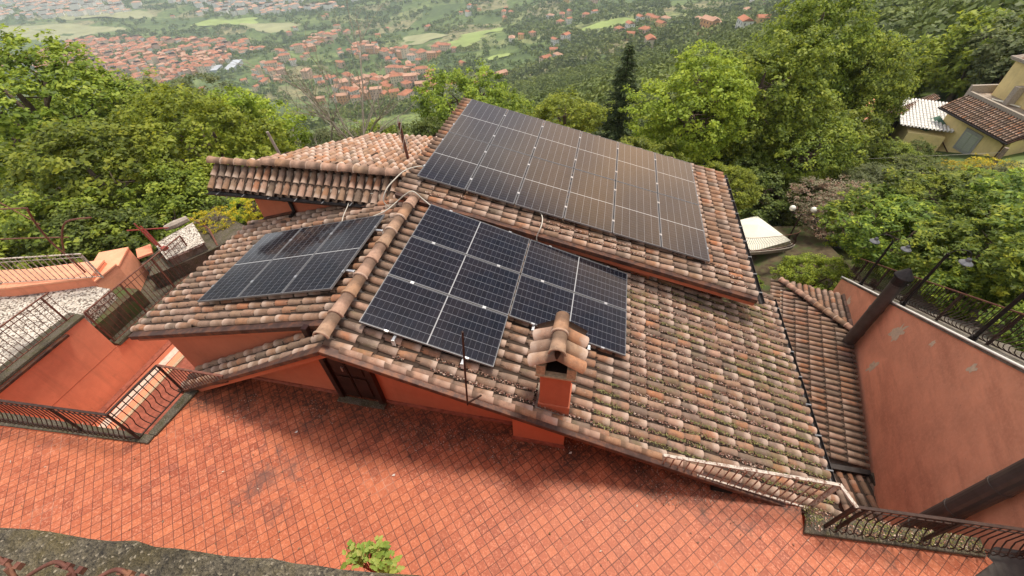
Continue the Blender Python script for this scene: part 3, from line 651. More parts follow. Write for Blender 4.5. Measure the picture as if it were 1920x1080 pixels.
# loose leaf litter lying in the channels (nobody could count it)
def litter(name, n, zf, x0, x1, y0, y1, seed, size, cols, label, dens=None, off=0.055, zb=0.006):
    g = np.random.default_rng(seed); x = g.uniform(x0, x1, n * 4); y = g.uniform(y0, y1, n * 4)
    keep = (fbm(x * 1.3, y * 1.3, seed) > 0.46) if dens is None else dens(x, y); x = x[keep][:n]; y = y[keep][:n]; n = len(x)
    if zf is not None:
        ph = ((y - y0) / 0.195) % 1.0; y = y - (ph - (0.73 + g.normal(0, .10, n))) * 0.195
    z = (zf(x) - off if zf is not None else np.full(n, zb)) + g.uniform(0, 0.018, n)
    a = g.uniform(0, 2 * np.pi, n); s = size * g.uniform(0.5, 1.4, n); tl = g.normal(0, .5, n)
    V = np.zeros((n, 4, 3)); 
    for k, (p, q) in enumerate(((-1, 0), (0, -.5), (1, 0), (0, .5))):
        V[:, k, 0] = x + s * (p * np.cos(a) - q * np.sin(a)); V[:, k, 1] = y + s * (p * np.sin(a) + q * np.cos(a)); V[:, k, 2] = z + s * (p * np.sin(tl) * .5 + abs(q) * .5) - (0.31 * s * p * np.cos(a) if zf is not None else 0)
    F = np.arange(n * 4).reshape(n, 4); rnd = np.repeat(g.random(n), 4)
    o = link(name, mesh_np(name, V.reshape(-1, 3), F, [cols], {'rnd': rnd})); tag(o, label, kind='stuff', cat='debris')
leaf_mat('litter', [(0.13, 0.06, 0.03), (0.22, 0.12, 0.06), (0.06, 0.035, 0.02), (0.34, 0.22, 0.13), (0.42, 0.34, 0.26), (0.10, 0.08, 0.03), (0.16, 0.07, 0.035)], 0.0)
leaf_mat('moss', [(0.07, 0.09, 0.02), (0.13, 0.13, 0.03), (0.20, 0.19, 0.05), (0.05, 0.07, 0.02)], 0.0)
litter('leaf_litter', 11000, zR, -2.6, 4.2, 3.12, 7.7, 41, 0.016, 'litter', 'dry leaf litter lying in the tile channels of the lower right roof', lambda x, y: (fbm(x * 1.3, y * 1.3, 41) > .33) & ((x > 0.9) | (y < 3.5)))
litter('moss', 6500, zR, 0.4, 4.2, 3.12, 7.4, 43, 0.014, 'moss', 'green moss growing between the tiles of the lower right roof', lambda x, y: fbm(x * 2.1, y * 2.1, 43) + (x - 2) * .03 > .50, off=0.042)
litter('dry_leaves', 2200, zU, -3.4, 3.3, 6.88, 7.35, 44, 0.018, 'litter', 'brown dry leaves along the front edge of the upper roof', off=0.03)
litter('scattered_leaves', 160, None, -9.5, 5.0, .6, 3.0, 48, 0.018, 'litter', 'few dry leaves and twigs scattered over the open terrace', lambda x, y: (y < 2.6 + x * .02) & (y > .4))
litter('dirt', 2600, None, -6.0, 2.6, 2.4, 3.45, 45, 0.012, 'litter', 'dark dirt and leaves collected on the terrace along the house wall', lambda x, y: fbm(x * 1.2, y * 2.0, 45) + (y - 3.1) * .25 > .5)

# ------------------------------------------------------------------ solar panels
PL, PW = 2.094, 1.038
def panel_proto():
    root = thing('solar_panel', (0, 0, 0), 'x', 'solar panel')
    m = MB(); t = 0.0095
    for a, b in (((0, -PW, -.035), (PL, -PW + t, 0)), ((0, -t, -.035), (PL, 0, 0)), ((0, -PW + t, -.035), (t, -t, 0)), ((PL - t, -PW + t, -.035), (PL, -t, 0))): m.box(a, b)
    obj('frame', m, 'panel_frame', root)
    me = mesh_np('glass', [(t, -PW + t, -.003), (PL - t, -PW + t, -.003), (PL - t, -t, -.003), (t, -t, -.003)], np.array([[0, 1, 2, 3]]), ['panel_glass'])
    uv = me.uv_layers.new(name="UVMap"); co = [(t, PW - t), (PL - t, PW - t), (PL - t, t), (t, t)]
    for i, c in enumerate(co): uv.data[i].uv = c
    link('glass', me, root)
    obj('backsheet', MB().box((t, -PW + t, -.033), (PL - t, -t, -.012)), 'panel_black', root)
    for x in (0.42, PL - 0.42):
        for y in (-PW, 0): obj('clamp', MB().box((x - .03, y - .014, -.03), (x + .03, y + .014, .006)), 'silver', root)
    return root
proto = panel_proto(); first = [True]
def place_panel(o, ex, ey, label, group):
    p = proto if first[0] else copy_tree(proto); first[0] = False
    ex = Vector(ex).normalized(); ey = Vector(ey); ey = (ey - ex * ey.dot(ex)).normalized(); ez = ex.cross(ey)
    p.matrix_world = Matrix(((ex.x, ey.x, ez.x, o[0]), (ex.y, ey.y, ez.y, o[1]), (ex.z, ey.z, ez.z, o[2]), (0, 0, 0, 1)))
    tag(p, label, 'solar panel', group)
uL = Vector((math.cos(R(17.24)), 0, -math.sin(R(17.24)))); TLp = Vector((-3.169, 6.683, 2.224)); dn = Vector((0, -1, 0))
lab = {(0, 0): 'dark blue landscape panel of the lower array, top left beside the ridge', (0, 1): 'dark blue landscape panel of the lower array, left column between two others',
       (0, 2): 'dark blue landscape panel jutting out lowest, behind the thin iron rod', (1, 0): 'dark blue landscape panel of the lower array, top right under the upper roof edge', (1, 1): 'dark blue landscape panel directly behind the chimney'}
for (i, j), l in lab.items(): place_panel(TLp + uL * (i * (PL + .02)) + dn * (j * (PW + .02)), uL, (0, 1, 0), l, 'dark blue panels on the lower right slope')
uU = Vector((math.cos(R(13.17)), 0, -math.sin(R(13.17)))); TUp = Vector((-3.651, 11.516, 2.466))
ordn = ['first', 'second', 'third', 'fourth', 'fifth', 'sixth']
for i in range(6):
    for j in range(2):
        place_panel(TUp + uU * (i * (PW + .02) + PW) + dn * (j * (PL + .02)), (0, -1, 0), uU, 'brown-tinged upright panel on the upper roof, %s column from its left edge, %s row' % (ordn[i], 'far' if j == 0 else 'near'), 'brown-tinged panels on the upper roof')
uF = Vector((math.cos(R(15.73)), 0, math.sin(R(15.73)))); TFp = Vector((-6.987, 6.195, 1.367))
for i, l in enumerate(('black panel with bright reflection, lowest of three on the left slope', 'black panel in the middle of three on the left slope', 'black panel nearest the round ridge tiles on the left slope')):
    place_panel(TFp + uF * (i * (PW + .02) + PW), (0, -1, 0), uF, l, 'black panels on the left slope')
# mounting feet under the near edge of the lower array and beside the left array
foot = thing('mounting_bracket', (0, 0, 0), 'x', 'bracket')
obj('rail', MB().box((-.02, -.10, -.075), (.02, .14, -.04)), 'silver', foot); obj('hook', MB().box((-.025, -.10, -.16), (.025, -.085, -.04)), 'white_paint', foot)
def bracket(i, pos, rz, label):
    f = foot if i == 0 else copy_tree(foot); f.location = pos; f.rotation_euler = (0, 0, rz); tag(f, label, 'bracket', 'metal brackets at the panel edges')
bracket(0, TLp + uL * .55 + dn * 3.16, 0, 'white metal bracket under the lowest panel, nearer the ridge')
bracket(1, TLp + uL * 1.62 + dn * 3.16, 0, 'white metal bracket under the lowest panel, by the iron rod')
bracket(2, TLp + uL * 2.55 + dn * 2.10, 0, 'white metal bracket under the panel edge left of the chimney')
bracket(3, TLp + uL * 3.55 + dn * 2.10, 0, 'white metal bracket under the panel edge right of the chimney')
for k, v in enumerate((.45, 1.6)): bracket(4 + k, TFp + uF * 3.16 + dn * v + Vector((0.05, 0, 0)), R(90), 'silver bracket at the ridge-side edge of the left array, %s' % ('farther one' if k == 0 else 'nearer one'))

# ------------------------------------------------------------------ cables, rod, mast
def bez(P, n=8):
    P = [Vector(p) for p in P]; out = []
    for i in range(len(P) - 1):
        a = P[max(i - 1, 0)]; b = P[i]; c = P[i + 1]; d = P[min(i + 2, len(P) - 1)]
        for k in range(n):
            t = k / n; out.append(0.5 * ((2 * b) + (c - a) * t + (2 * a - 5 * b + 4 * c - d) * t * t + (3 * b - a - 3 * c + d) * t ** 3))
    return out + [P[-1]]
def cable(P, label, r=0.013): return tag(obj('cable', MB().tube(bez(P), r, 6), 'cables', smooth=True), label, 'cable', 'pale cables between the arrays')
cable([(-3.60, 7.80, 2.40), (-3.78, 7.67, 2.46), (-3.98, 7.45, 2.47), (-4.08, 7.1, 2.44), (-4.16, 6.85, 2.36), (-4.22, 6.72, 2.16), (-4.12, 6.75, 1.98), (-4.08, 6.9, 1.84)], 'thick pale cable looping off the left corner of the upper array')
cable([(-3.15, 6.66, 2.18), (-3.35, 6.72, 2.30), (-3.52, 6.72, 2.45), (-3.70, 6.72, 2.36), (-3.9, 6.68, 2.20), (-4.06, 6.45, 2.12), (-4.3, 6.3, 2.05)], 'pale cable crossing over the top ridge tile to the left array')
cable([(-5.0, 6.25, 1.88), (-5.1, 6.5, 1.86), (-5.2, 6.85, 1.84), (-5.25, 7.12, 1.86), (-5.0, 7.2, 1.96), (-4.6, 7.2, 2.0)], 'thin pale cable climbing the rear wall above the left array', 0.010)
cable([(-1.10, 7.5, 1.74), (-1.0, 7.2, 1.80), (-0.96, 6.92, 1.86), (-0.98, 6.76, 1.80), (-1.04, 6.74, 1.62), (-1.01, 6.72, 1.42), (-0.95, 6.6, 1.44)], 'pale cable hanging over the verge from the upper array to the lower one', 0.012)
rod = thing('iron_rod', (-1.40, 2.93, 1.45), 'thin dark iron rod standing up in front of the lowest panel', 'rod')
obj('rod', MB().tube([(-1.415, 2.93, 1.45), (-1.36, 2.93, 2.3), (-1.30, 2.93, 3.10)], 0.014, 6), 'iron_dark', rod); obj('bracket', MB().beam((-1.41, 2.93, 1.50), (-1.22, 3.02, 1.62), .02, .02), 'iron_dark', rod)
mast = thing('mast', (-4.61, 8.93, 1.9), 'rusty mast wrapped in a torn rag beside the upper array', 'mast')
obj('pole', MB().tube([(-4.61, 8.93, 1.85), (-4.63, 8.9, 2.85)], 0.035, 8), 'rust_iron', mast)
mr = MB(); g_ = random.Random(3)
for k in range(16):
    z0 = 2.05 + k * .052; a = g_.random() * 6; r_ = .045 + .04 * g_.random()
    mr.tube([(-4.61 + r_ * math.cos(a + q * .3) - .02, 8.93 + r_ * math.sin(a + q * .3), z0 + q * .06) for q in (0, .8, 1.6, 2.4, 3.2)], 0.009, 4)
obj('rag', mr, 'cables', mast)
stick = tag(obj('pole_stump', MB().tube([(-8.6, 9.6, -1.0), (-8.95, 9.6, 2.05)], [0.06, 0.04], 8), 'bark_pale'), 'pale wooden pole sticking up behind the rear roof', 'pole')

# ================================================================== TERRACE
tp = [(-14, -3), (-2.6, -3), (5.77, 2.78), (3.53, 2.64), (3.58, 3.06), (2.61, 3.085), (2.61, 4.0), (-6.44, 4.0), (-6.44, 3.30), (-7.15, 2.92), (-7.04, 1.96), (-10.01, 1.71), (-14, 1.4)]
tag(obj('terrace_floor', MB().prism(tp, -0.25, 0.0), 'terrace_tiles'), kind='structure')
tp2 = [(-14, -3.2), (-2.7, -3.1), (5.70, 2.72), (3.50, 2.60), (3.4, 3.0), (2.5, 3.9), (-6.4, 3.9), (-6.44, 3.20), (-7.20, 2.90), (-7.10, 1.90), (-10.01, 1.65), (-14, 1.34)]
tag(obj('terrace_wall', MB().prism(tp2, GZ, -0.251), 'stucco_light'), 'terracotta retaining wall below the tiled terrace', 'wall')
obj_edge = tag(obj('tile_edging', MB().beam((5.85, 2.80, -.02), (2.5, .52, -.02), .14, .07), 'terrace_tiles'), 'orange tile edging along the right edge of the terrace', 'edging')
tag(obj('side_path', MB().prism([(5.93, 2.80), (6.15, 3.02), (9.0, 3.15), (9.0, -3.0), (-2.45, -3.0)], -.2, -.12), 'asphalt'), kind='structure')
tag(obj('kerb', MB().prism([(3.50, 2.62), (5.80, 2.78), (5.84, 3.02), (3.60, 2.90)], 0.004, 0.075), 'mossy_concrete', bevel=0.012), 'mossy concrete kerb under the right-hand railing', 'kerb')
tag(obj('kerb', MB().prism([(-14, 1.42), (-10.01, 1.72), (-7.02, 1.95), (-7.02, 2.10), (-10.01, 1.95), (-14, 1.65)], 0.004, 0.05).prism([(-7.16, 2.101), (-7.0, 2.101), (-6.9, 3.15), (-7.13, 3.0)], 0.004, 0.05), 'mossy_concrete', bevel=0.01), 'dark kerb round the open stairwell on the left', 'kerb')

simple('rust_pale', (0.34, 0.24, 0.19), .7, .1, .3, 14, rust=(0.18, 0.08, 0.05), rs=16)
litter('kerb_moss', 800, None, 3.55, 5.8, 2.66, 3.0, 46, 0.013, 'moss', 'moss and small weeds on the kerb under the right-hand railing', lambda x, y: (fbm(x * 3, y * 3, 46) > .42) & (y > 2.66 + (x - 3.5) * .07), zb=.076)
litter('kerb_dirt', 500, None, 3.55, 5.8, 2.64, 3.0, 47, 0.016, 'litter', 'dead leaves and dirt on the kerb under the right-hand railing', lambda x, y: (y > 2.66 + (x - 3.5) * .07), zb=.076)
def railing(name, label, cat, path, posts, nbal, mat, group=None, bal_r=0.008, belly=0.0, belly_dir=(0, -1, 0), top_r=0.016, zb=0.07, ht=0.80, low=None, bal_mat=None):
    """path: two end points of the base line; the top rail stands ht above; balusters are parts"""
    a, b = Vector(path[0]), Vector(path[1]); t = thing(name, a, label, cat, group)
    up = Vector((0, 0, ht)); la = low or (0.0, 0.0)
    A0, B0 = a + Vector((0, 0, la[0])), b + Vector((0, 0, la[1]))
    obj('top_rail', MB().beam(a + up, b + up, top_r * 2.4, top_r * 1.4), mat, t)
    if low is None: obj('upper_rail', MB().beam(a + up * .86, b + up * .86, .014, .014), mat, t)
    obj('bottom_rail', MB().beam(A0, B0, .024, .016), mat, t)
    for f in posts: obj('post', MB().beam(A0.lerp(B0, f) - Vector((0, 0, .05)), a.lerp(b, f) + up, .036, .036), mat, t)
    bd = Vector(belly_dir)
    first = None
    for i in range(nbal):
        f = (i + .5) / nbal; p = A0.lerp(B0, f); q = a.lerp(b, f) + up; h = q.z - p.z
        if low is None and first is not None:
            o = first.copy(); C.objects.link(o); o.parent = t; o.location = p - p0 + first.location; continue
        if belly: pts = [p, p + bd * belly * .9 + Vector((0, 0, h * .10)), p + bd * belly + Vector((0, 0, h * .22)), p + bd * belly * .35 + Vector((0, 0, h * .36)), p + Vector((0, 0, h * .48)), q]
        else: pts = [p, q]
        o = obj('baluster', MB().tube(pts, bal_r, 5, cap=False), bal_mat or mat, t)
        if first is None: first = o; p0 = p.copy()
    return t
railing('railing', 'brown iron railing with bulging bars over the kerb at right', 'railing', ((3.80, 2.76, .07), (6.9, 2.93, .07)), (0.0, .05, .40, .78), 30, 'iron_dark', belly=.10, belly_dir=(0, -1, 0))
railing('railing', 'white rusty railing along the roof verge by the terrace', 'railing', ((1.42, 3.0, .05), (3.70, 3.02, .07)), (1.0,), 21, 'white_rust', low=(0.52, -0.10), bal_r=0.010, top_r=0.018, bal_mat='rust_pale')
tag(obj('handrail', MB().beam((3.70, 3.03, .87), (3.82, 2.75, .87), .045, .028), 'white_rust'), 'short white rusty handrail piece turning the corner at right', 'handrail')
railing('railing', 'long brown railing with bulging bars at the left terrace edge', 'railing', ((-13.5, 1.62, .05), (-7.22, 1.99, .07)), (0.0, .3, .52, .82, 1.0), 62, 'iron_dark', belly=.09, belly_dir=(0, -1, 0))
railing('railing', 'brown railing with bulging bars along the open stairwell', 'railing', ((-7.22, 1.99, .07), (-7.18, 2.97, .07)), (1.0,), 9, 'iron_dark', belly=.10, belly_dir=(-1, 0, 0))
railing('railing', 'triangular rusty railing between stairwell and roof edge', 'railing', ((-7.18, 2.97, .07), (-5.85, 2.99, .07)), (), 16, 'rust_iron', low=(0.0, 0.62))

# ------------------------------------------------------------------ left: sunken court, wall, gravel roof, rails, pergola
WX = -12.28
wl_ = thing('court_wall', (WX, 3, -3.15), 'smooth terracotta wall of the sunken court with a step in its top', 'wall')
obj('wall', MB().box((WX - .3, -3, GZ), (WX, 4.73, -.83)).box((WX - .3, 4.73, GZ), (WX, 12.0, -2.06)), 'stucco_light', wl_)
obj('coping', MB().box((WX - .42, -3, -.829), (WX + .035, 4.76, -.75)), 'mossy_concrete', wl_, bevel=.012)
obj('coping', MB().box((WX - .30, 4.79, -2.059), (WX + .06, 12.0, -1.96)), 'mossy_concrete', wl_, bevel=.012)
obj('drip_edge', MB().box((WX + .036, -3, -.90), (WX + .12, 4.2, -.84)), 'brown_metal', wl_)
obj('joint', MB().box((WX, -3, -2.05), (WX + .003, 7, -2.035)), 'stucco', wl_)
tag(obj('court_floor', MB().box((WX, -3, -3.6), (-7.3, 12, -3.16)), 'brick_red'), kind='structure')
strips = [(-12.28, -12.10, -3.06, 'brick_red', 'dark brick skirting at the foot of the court wall'), (-12.099, -11.93, -3.10, 'stucco', 'thin terracotta strip beside the brick skirting'), (-11.929, -11.70, -3.10, 'marble', 'pale marble step strip in the sunken court'),
          (-11.699, -11.50, -3.13, 'stucco_light', 'terracotta step strip below the marble one'), (-11.499, -11.40, -3.13, 'brick_vent', 'narrow mossy cream edging in the sunken court'), (-10.4, -9.2, -3.12, 'terrace_tiles', 'rough orange paving by the stairwell kerb')]
for x0, x1, zt, m, l in strips: tag(obj('step_strip', MB().box((x0, -2, -3.159), (x1, 9, zt)), m), l, 'step')
tag(obj('gravel_roof', MB().prism([(WX - .43, -3), (WX - .43, 4.74), (-12.9, 5.9), (-14.2, 5.9), (-20, 4.4), (-20, -3)], -1.4, -1.05), 'gravel'), 'white gravel flat roof behind the court wall railing', 'flat roof')
tag(obj('walkway', MB().prism([(-12.6, 4.75), (-12.6, 12), (-14.5, 12), (-14.5, 6.6), (-13.2, 6.3)], -4, -2.02), 'mossy_concrete'), kind='structure')
tag(obj('under_fill', MB().box((-20, -3, GZ), (-12.6, 6.3, -1.41)), 'soil'), kind='structure')
low = thing('low_wall', (-14, 6, -1), 'low terracotta parapet with worn brick top bending away at the back left', 'wall')
lw = [(-20, 4.05), (-15.3, 5.18), (-13.35, 5.95), (-13.40, 6.7), (-13.85, 7.5)]
for i in range(len(lw) - 1):
    a, b = Vector((*lw[i], 0)), Vector((*lw[i + 1], 0)); n = Vector((-(b - a).y, (b - a).x, 0)).normalized() * .75
    obj('wall', MB().prism([tuple(a.xy), tuple(b.xy), tuple((b + n).xy), tuple((a + n).xy)], -3.5, -.80 - (.004, .006, .16, .24)[i]), 'worn_stucco' if i > 1 else 'stucco_light', low)
    obj('brick_top', MB().prism([tuple((a - n * .03).xy), tuple((b - n * .03).xy), tuple((b + n * 1.02).xy), tuple((a + n * 1.02).xy)], -.79 - (0, 0, .15, .23)[i], -.72 - (0, .006, .16, .24)[i]), 'worn_stucco', low, bevel=.01)
railing('railing', 'white thin-barred railing on the low parapet at far left', 'railing', ((-18.2, 4.55, -.68), (-12.95, 6.0, -.68)), (0, .5, 1), 34, 'white_rust', bal_r=.012)
railing('railing', 'rusty railing above the tall court wall and gravel roof', 'railing', ((WX - .2, -1.5, -.74), (WX - .2, 4.7, -.74)), (.35, .62, .97), 52, 'rust_iron')
railing('railing', 'rusty railing on the lowered part of the court wall', 'railing', ((WX - .1, 4.85, -1.95), (WX - .1, 8.1, -1.95)), (0, .33, .66, 1), 26, 'rust_iron', ht=1.15)
per = thing('pergola', (-13.6, 6.1, -1.0), 'rusty iron pergola frame with curved arms before the trees at left', 'pergola')
def pt(pts, r=.028, name='arch', mat='rust_iron'): obj(name, MB().tube(bez(pts, 4), r, 6), mat, per)
pt([(-13.63, 6.1, -1.2), (-13.7, 6.1, -.3), (-13.83, 6.1, .30), (-13.72, 6.1, .9), (-13.49, 6.1, 1.41)], .024, 'post')
pt([(-16.6, 6.1, -1.6), (-16.85, 6.1, -1.0), (-17.1, 6.1, .2), (-16.9, 6.1, 1.3)], .024, 'post')
pt([(-13.49, 6.1, 1.41), (-14.48, 6.1, 1.27), (-15.6, 6.1, 1.1), (-16.9, 6.1, 1.3), (-18.5, 6.1, 1.2)], .02)
pt([(-13.66, 6.1, .05), (-13.3, 6.1, .5), (-12.6, 6.1, 1.1), (-11.64, 6.1, 1.34)], .022)
pt([(-13.02, 6.1, .58), (-14.6, 6.1, .35), (-16.2, 6.1, .1), (-18, 6.1, -.1)], .018, 'cross_bar')
pt([(-13.6, 6.1, .9), (-15, 6.3, 1.5), (-17, 6.5, 1.9)], .012, 'wire')
box = thing('gravel_planter', (-12.8, 8.3, -1.2), 'raised box topped with white pebbles beside the red iron posts', 'planter')
obj('box', MB().prism([(-13.45, 8.05), (-12.52, 7.47), (-12.0, 8.36), (-13.15, 9.2)], -3.5, -1.26), 'step_concrete', box); obj('pebble_top', MB().prism([(-13.50, 8.00), (-12.52, 7.42), (-11.95, 8.36), (-13.15, 9.25)], -1.259, -1.19), 'gravel', box)
tag(obj('broken_slab', MB().beam((-13.9, 7.9, -1.3), (-13.4, 7.5, -1.25), .4, .06), 'stucco_light'), 'broken orange slab lying beside the pebble planter', 'slab')
tag(obj('clay_channel', MB().tube([(-13.75, 8.75, -1.15), (-13.5, 8.95, -1.1), (-13.25, 9.25, -1.05)], [.09, .13, .10], 8), 'stone_sill'), 'pale clay pipe lying at the back of the pebble planter', 'pipe')
rp = thing('red_posts', (-13.2, 7.9, -1.94), 'cluster of leaning red iron angle posts at the walkway end', 'iron posts')
for k in range(5): obj('post', MB().beam((-13.35 + .13 * k, 8.0 - .05 * k, -2.0), (-13.75 + .11 * k, 8.05 - .03 * k, -.45 - .12 * (k % 3)), .035, .035), 'red_iron', rp)
obj('cross_bar', MB().beam((-14.2, 8.0, -.75), (-12.9, 8.3, -.70), .03, .03), 'red_iron', rp)
obj('bracket', MB().box((-13.0, 7.75, -1.35), (-12.86, 7.9, -1.1)), 'red_iron', rp)
fr_ = thing('bent_rail', (-12.5, 9.1, -1.5), 'bent brown pipe rail behind the left slope of the roof', 'rail')
obj('rail', MB().tube([(-13.6, 9.6, -1.3), (-12.5, 9.15, -1.3), (-11.85, 8.6, -1.5), (-11.75, 8.5, -2.3)], .03, 6), 'rust_iron', fr_)
tag(obj('planting_bed', MB().prism([(-12.9, 6.9), (-12.55, 7.35), (-11.9, 8.3), (-11.3, 9.6), (-13.4, 10.4), (-14.0, 8.6)], -3.5, -1.5), 'mossy_concrete'), kind='structure')
tag(obj('walkway_edge', MB().box((-12.2, 8.5, -3.9), (-9.5, 12, -2.6)), 'mossy_concrete'), kind='structure')

# ================================================================== RIGHT: stair wall, flues, lamps, annex roof
wx = lambda y: 6.86 + 0.235 * (y - 4.7)
wtop = lambda y: 1.458 - 0.605 * (y - 4.7)
def wpt(y, off=0.0, dz=0.0): return Vector((wx(y) + off, y - off * .235, wtop(y) + dz))
def sloped_slab(y0, y1, o0, o1, d0, d1):      # a block that follows the wall line and its falling top; d: offsets from the top line
    V = []
    for y in (y0, y1):
        for o, d in ((o0, d0), (o1, d0), (o1, d1), (o0, d1)):
            p = wpt(y, o, 0); V.append((p.x, p.y, (p.z + d) if d is not None else GZ))
    return V, [(0, 1, 2, 3), (7, 6, 5, 4), (0, 4, 5, 1), (1, 5, 6, 2), (2, 6, 7, 3), (3, 7, 4, 0)]
simple('bare_plaster', (.68, .53, .38), .9, 0, .15, 14)
sw = thing('stair_wall', (wx(8), 8, -2), 'tall terracotta wall with peeling plaster beside the stairway on the right', 'wall')
obj('wall', MB().add(*sloped_slab(1.0, 12.75, 0.0, 0.30, None, -.07)), 'worn_stucco', sw)
obj('coping', MB().add(*sloped_slab(1.0, 12.8, -.03, 0.34, -.069, 0.0)), 'step_concrete', sw)
g_ = random.Random(9)
for (yc, dz, sz, n) in ((8.42, -.70, .33, 11), (8.20, -1.95, .24, 9), (11.4, -.75, .26, 8), (7.3, -.45, .11, 6), (6.1, -.5, .13, 6), (10.6, -1.5, .12, 6)):      # patches where the paint has come off
    P = []
    for k in range(n * 2):
        a = 2 * math.pi * k / (n * 2); r_ = sz * (.5 + .8 * g_.random()); y = yc + r_ * math.cos(a) * .6 - r_ * math.sin(a) * .3; P.append((y, wtop(yc) + dz + r_ * math.sin(a) * 1.1))
    obj('bare_patch', MB().add([(wx(y) - .004, y + .001, z) for y, z in P], [tuple(range(len(P)))]), 'bare_plaster', sw)
stp = thing('stairway', (8.2, 8, -2), 'weathered concrete stairway climbing behind the railing on the right', 'stairs')
m_ = MB(); y = 13.0
while y > 1.0:
    p = wpt(y, .36); q = wpt(y - .48, .36); r1 = wpt(y, 2.1); r2 = wpt(y - .48, 2.1); zt = wtop(y - .25) - .32
    m_.add([(p.x, p.y, zt - .9), (r1.x, r1.y, zt - .9), (r2.x, r2.y, zt - .9), (q.x, q.y, zt - .9), (p.x, p.y, zt), (r1.x, r1.y, zt), (r2.x, r2.y, zt), (q.x, q.y, zt)], [(0, 3, 2, 1), (4, 5, 6, 7), (0, 1, 5, 4), (1, 2, 6, 5), (2, 3, 7, 6), (3, 0, 4, 7)])
    y -= .48
obj('steps', m_, 'step_concrete', stp)
obj('side_block', MB().add(*sloped_slab(1.0, 13.0, 2.1, 2.45, None, .25)), 'mossy_concrete', stp)
tag(obj('soil_bank', MB().add(*sloped_slab(0.0, 13.6, 2.46, 16, None, .1)), 'soil'), kind='structure')
tag(obj('gutter_pipe', MB().tube([wpt(y, -.045, .02) for y in (1.0, 3, 5, 7, 9, 11, 12.7)], .024, 8), 'white_paint', smooth=True), 'thin white pipe running along the top edge of the stair wall', 'pipe')
# railing with bulging bars
rl = thing('railing', wpt(9, .27), 'long rusty railing with bulging bars on the stair wall', 'railing')
HR = .86
obj('top_rail', MB().beam(wpt(1.0, .27, HR), wpt(13.1, .27, HR), .045, .025), 'rust_iron', rl); obj('bottom_rail', MB().beam(wpt(1.0, .27, .06), wpt(13.1, .27, .06), .03, .02), 'iron_dark', rl)
for y in (2.2, 3.7, 5.2, 6.7, 8.2, 9.7, 11.2, 12.6): obj('post', MB().beam(wpt(y, .27, -.02), wpt(y, .27, HR), .04, .04), 'iron_dark', rl)
p0 = wpt(13.0, .27, 0); bd = Vector((-1, .235, 0)).normalized()
b0 = obj('baluster', MB().tube([p0 + bd * o + Vector((0, 0, h)) for h, o in ((.06, 0), (.12, .09), (.20, .12), (.30, .06), (.40, 0.0), (HR, 0))], .009, 4, cap=False), 'iron_dark', rl)
for k in range(1, 98):
    o = b0.copy(); C.objects.link(o); o.parent = rl; y = 13.0 - k * .122; o.location = b0.location + wpt(y, .27) - p0
def flue(y, zb, zt, cap, label, r=.155, off=-.19):
    p = wpt(y, off); t = thing('flue_pipe', (p.x, p.y, zb), label, 'flue', 'dark flues on the stair wall')
    obj('pipe', MB().tube([(p.x, p.y, zb), (p.x, p.y, zt)], r, 20), 'flue', t, smooth=False)
    z = zb + .55
    while z < zt - .1: obj('collar', MB().tube([(p.x, p.y, z), (p.x, p.y, z + .05)], r * 1.06, 20), 'flue', t); obj('wall_clip', MB().beam((p.x, p.y, z + .02), (p.x + r + .10, p.y, z + .02), .03, .03), 'dark_metal', t); z += .95
    if cap:
        obj('rain_cap', MB().lathe((p.x, p.y, zt + .02), [(r * .95, -.28), (r * 1.05, -.25), (r * 1.05, 0.0), (r * 1.35, .02), (r * 1.3, .06), (0.02, .30)], 20), 'dark_metal', t)
    return t
flue(9.45, -3.3, -.62, True, 'dark flue with a conical cap standing where the annex roof meets the stair wall')
flue(3.78, -3.3, 3.1, False, 'dark flue nearest the camera, rising out of the picture at right')
# bracket lamps with two bell shades
def wall_lamp(y, h, label, arms=2, rz=0.0):
    p = wpt(y, .12, 0); t = thing('street_lamp', p, label, 'lamp', 'lamps along the stair wall')
    obj('post', MB().tube([p, p + Vector((0, 0, h))], [.038, .030], 10), 'dark_metal', t)
    obj('base', MB().tube([p, p + Vector((0, 0, .10))], .06, 10), 'dark_metal', t); obj('collar', MB().tube([p + Vector((0, 0, h * .55)), p + Vector((0, 0, h * .58))], .045, 10), 'dark_metal', t)
    for s in (-1, 1)[:arms]:
        d = Vector((math.cos(rz), math.sin(rz), 0)) * s; q = p + Vector((0, 0, h))
        ar = obj('arm', MB().tube(bez([q, q + d * .12 + Vector((0, 0, .16)), q + d * .30 + Vector((0, 0, .17)), q + d * .38 + Vector((0, 0, .02))], 5), .012, 6), 'dark_metal', t)
        c = q + d * .38
        obj('shade', MB().lathe((c.x, c.y, c.z), [(.02, .04), (.045, .0), (.055, -.05), (.13, -.11), (.135, -.125), (.12, -.12), (.05, -.06)], 14), 'shade_metal', ar); obj('bulb', MB().lathe((c.x, c.y, c.z - .12), [(.0, -.04), (.05, -.03), (.065, .01), (.0, .02)], 10), 'globe', ar)
wall_lamp(11.70, 1.72, 'twin-arm lamp on the stair wall farthest from the camera', 2, R(-20)); wall_lamp(9.28, 1.72, 'single-arm lamp on the stair wall just behind the capped flue', 1, R(160)); wall_lamp(6.83, 2.9, 'lamp post at the right edge whose head is out of the picture', 1, R(160))

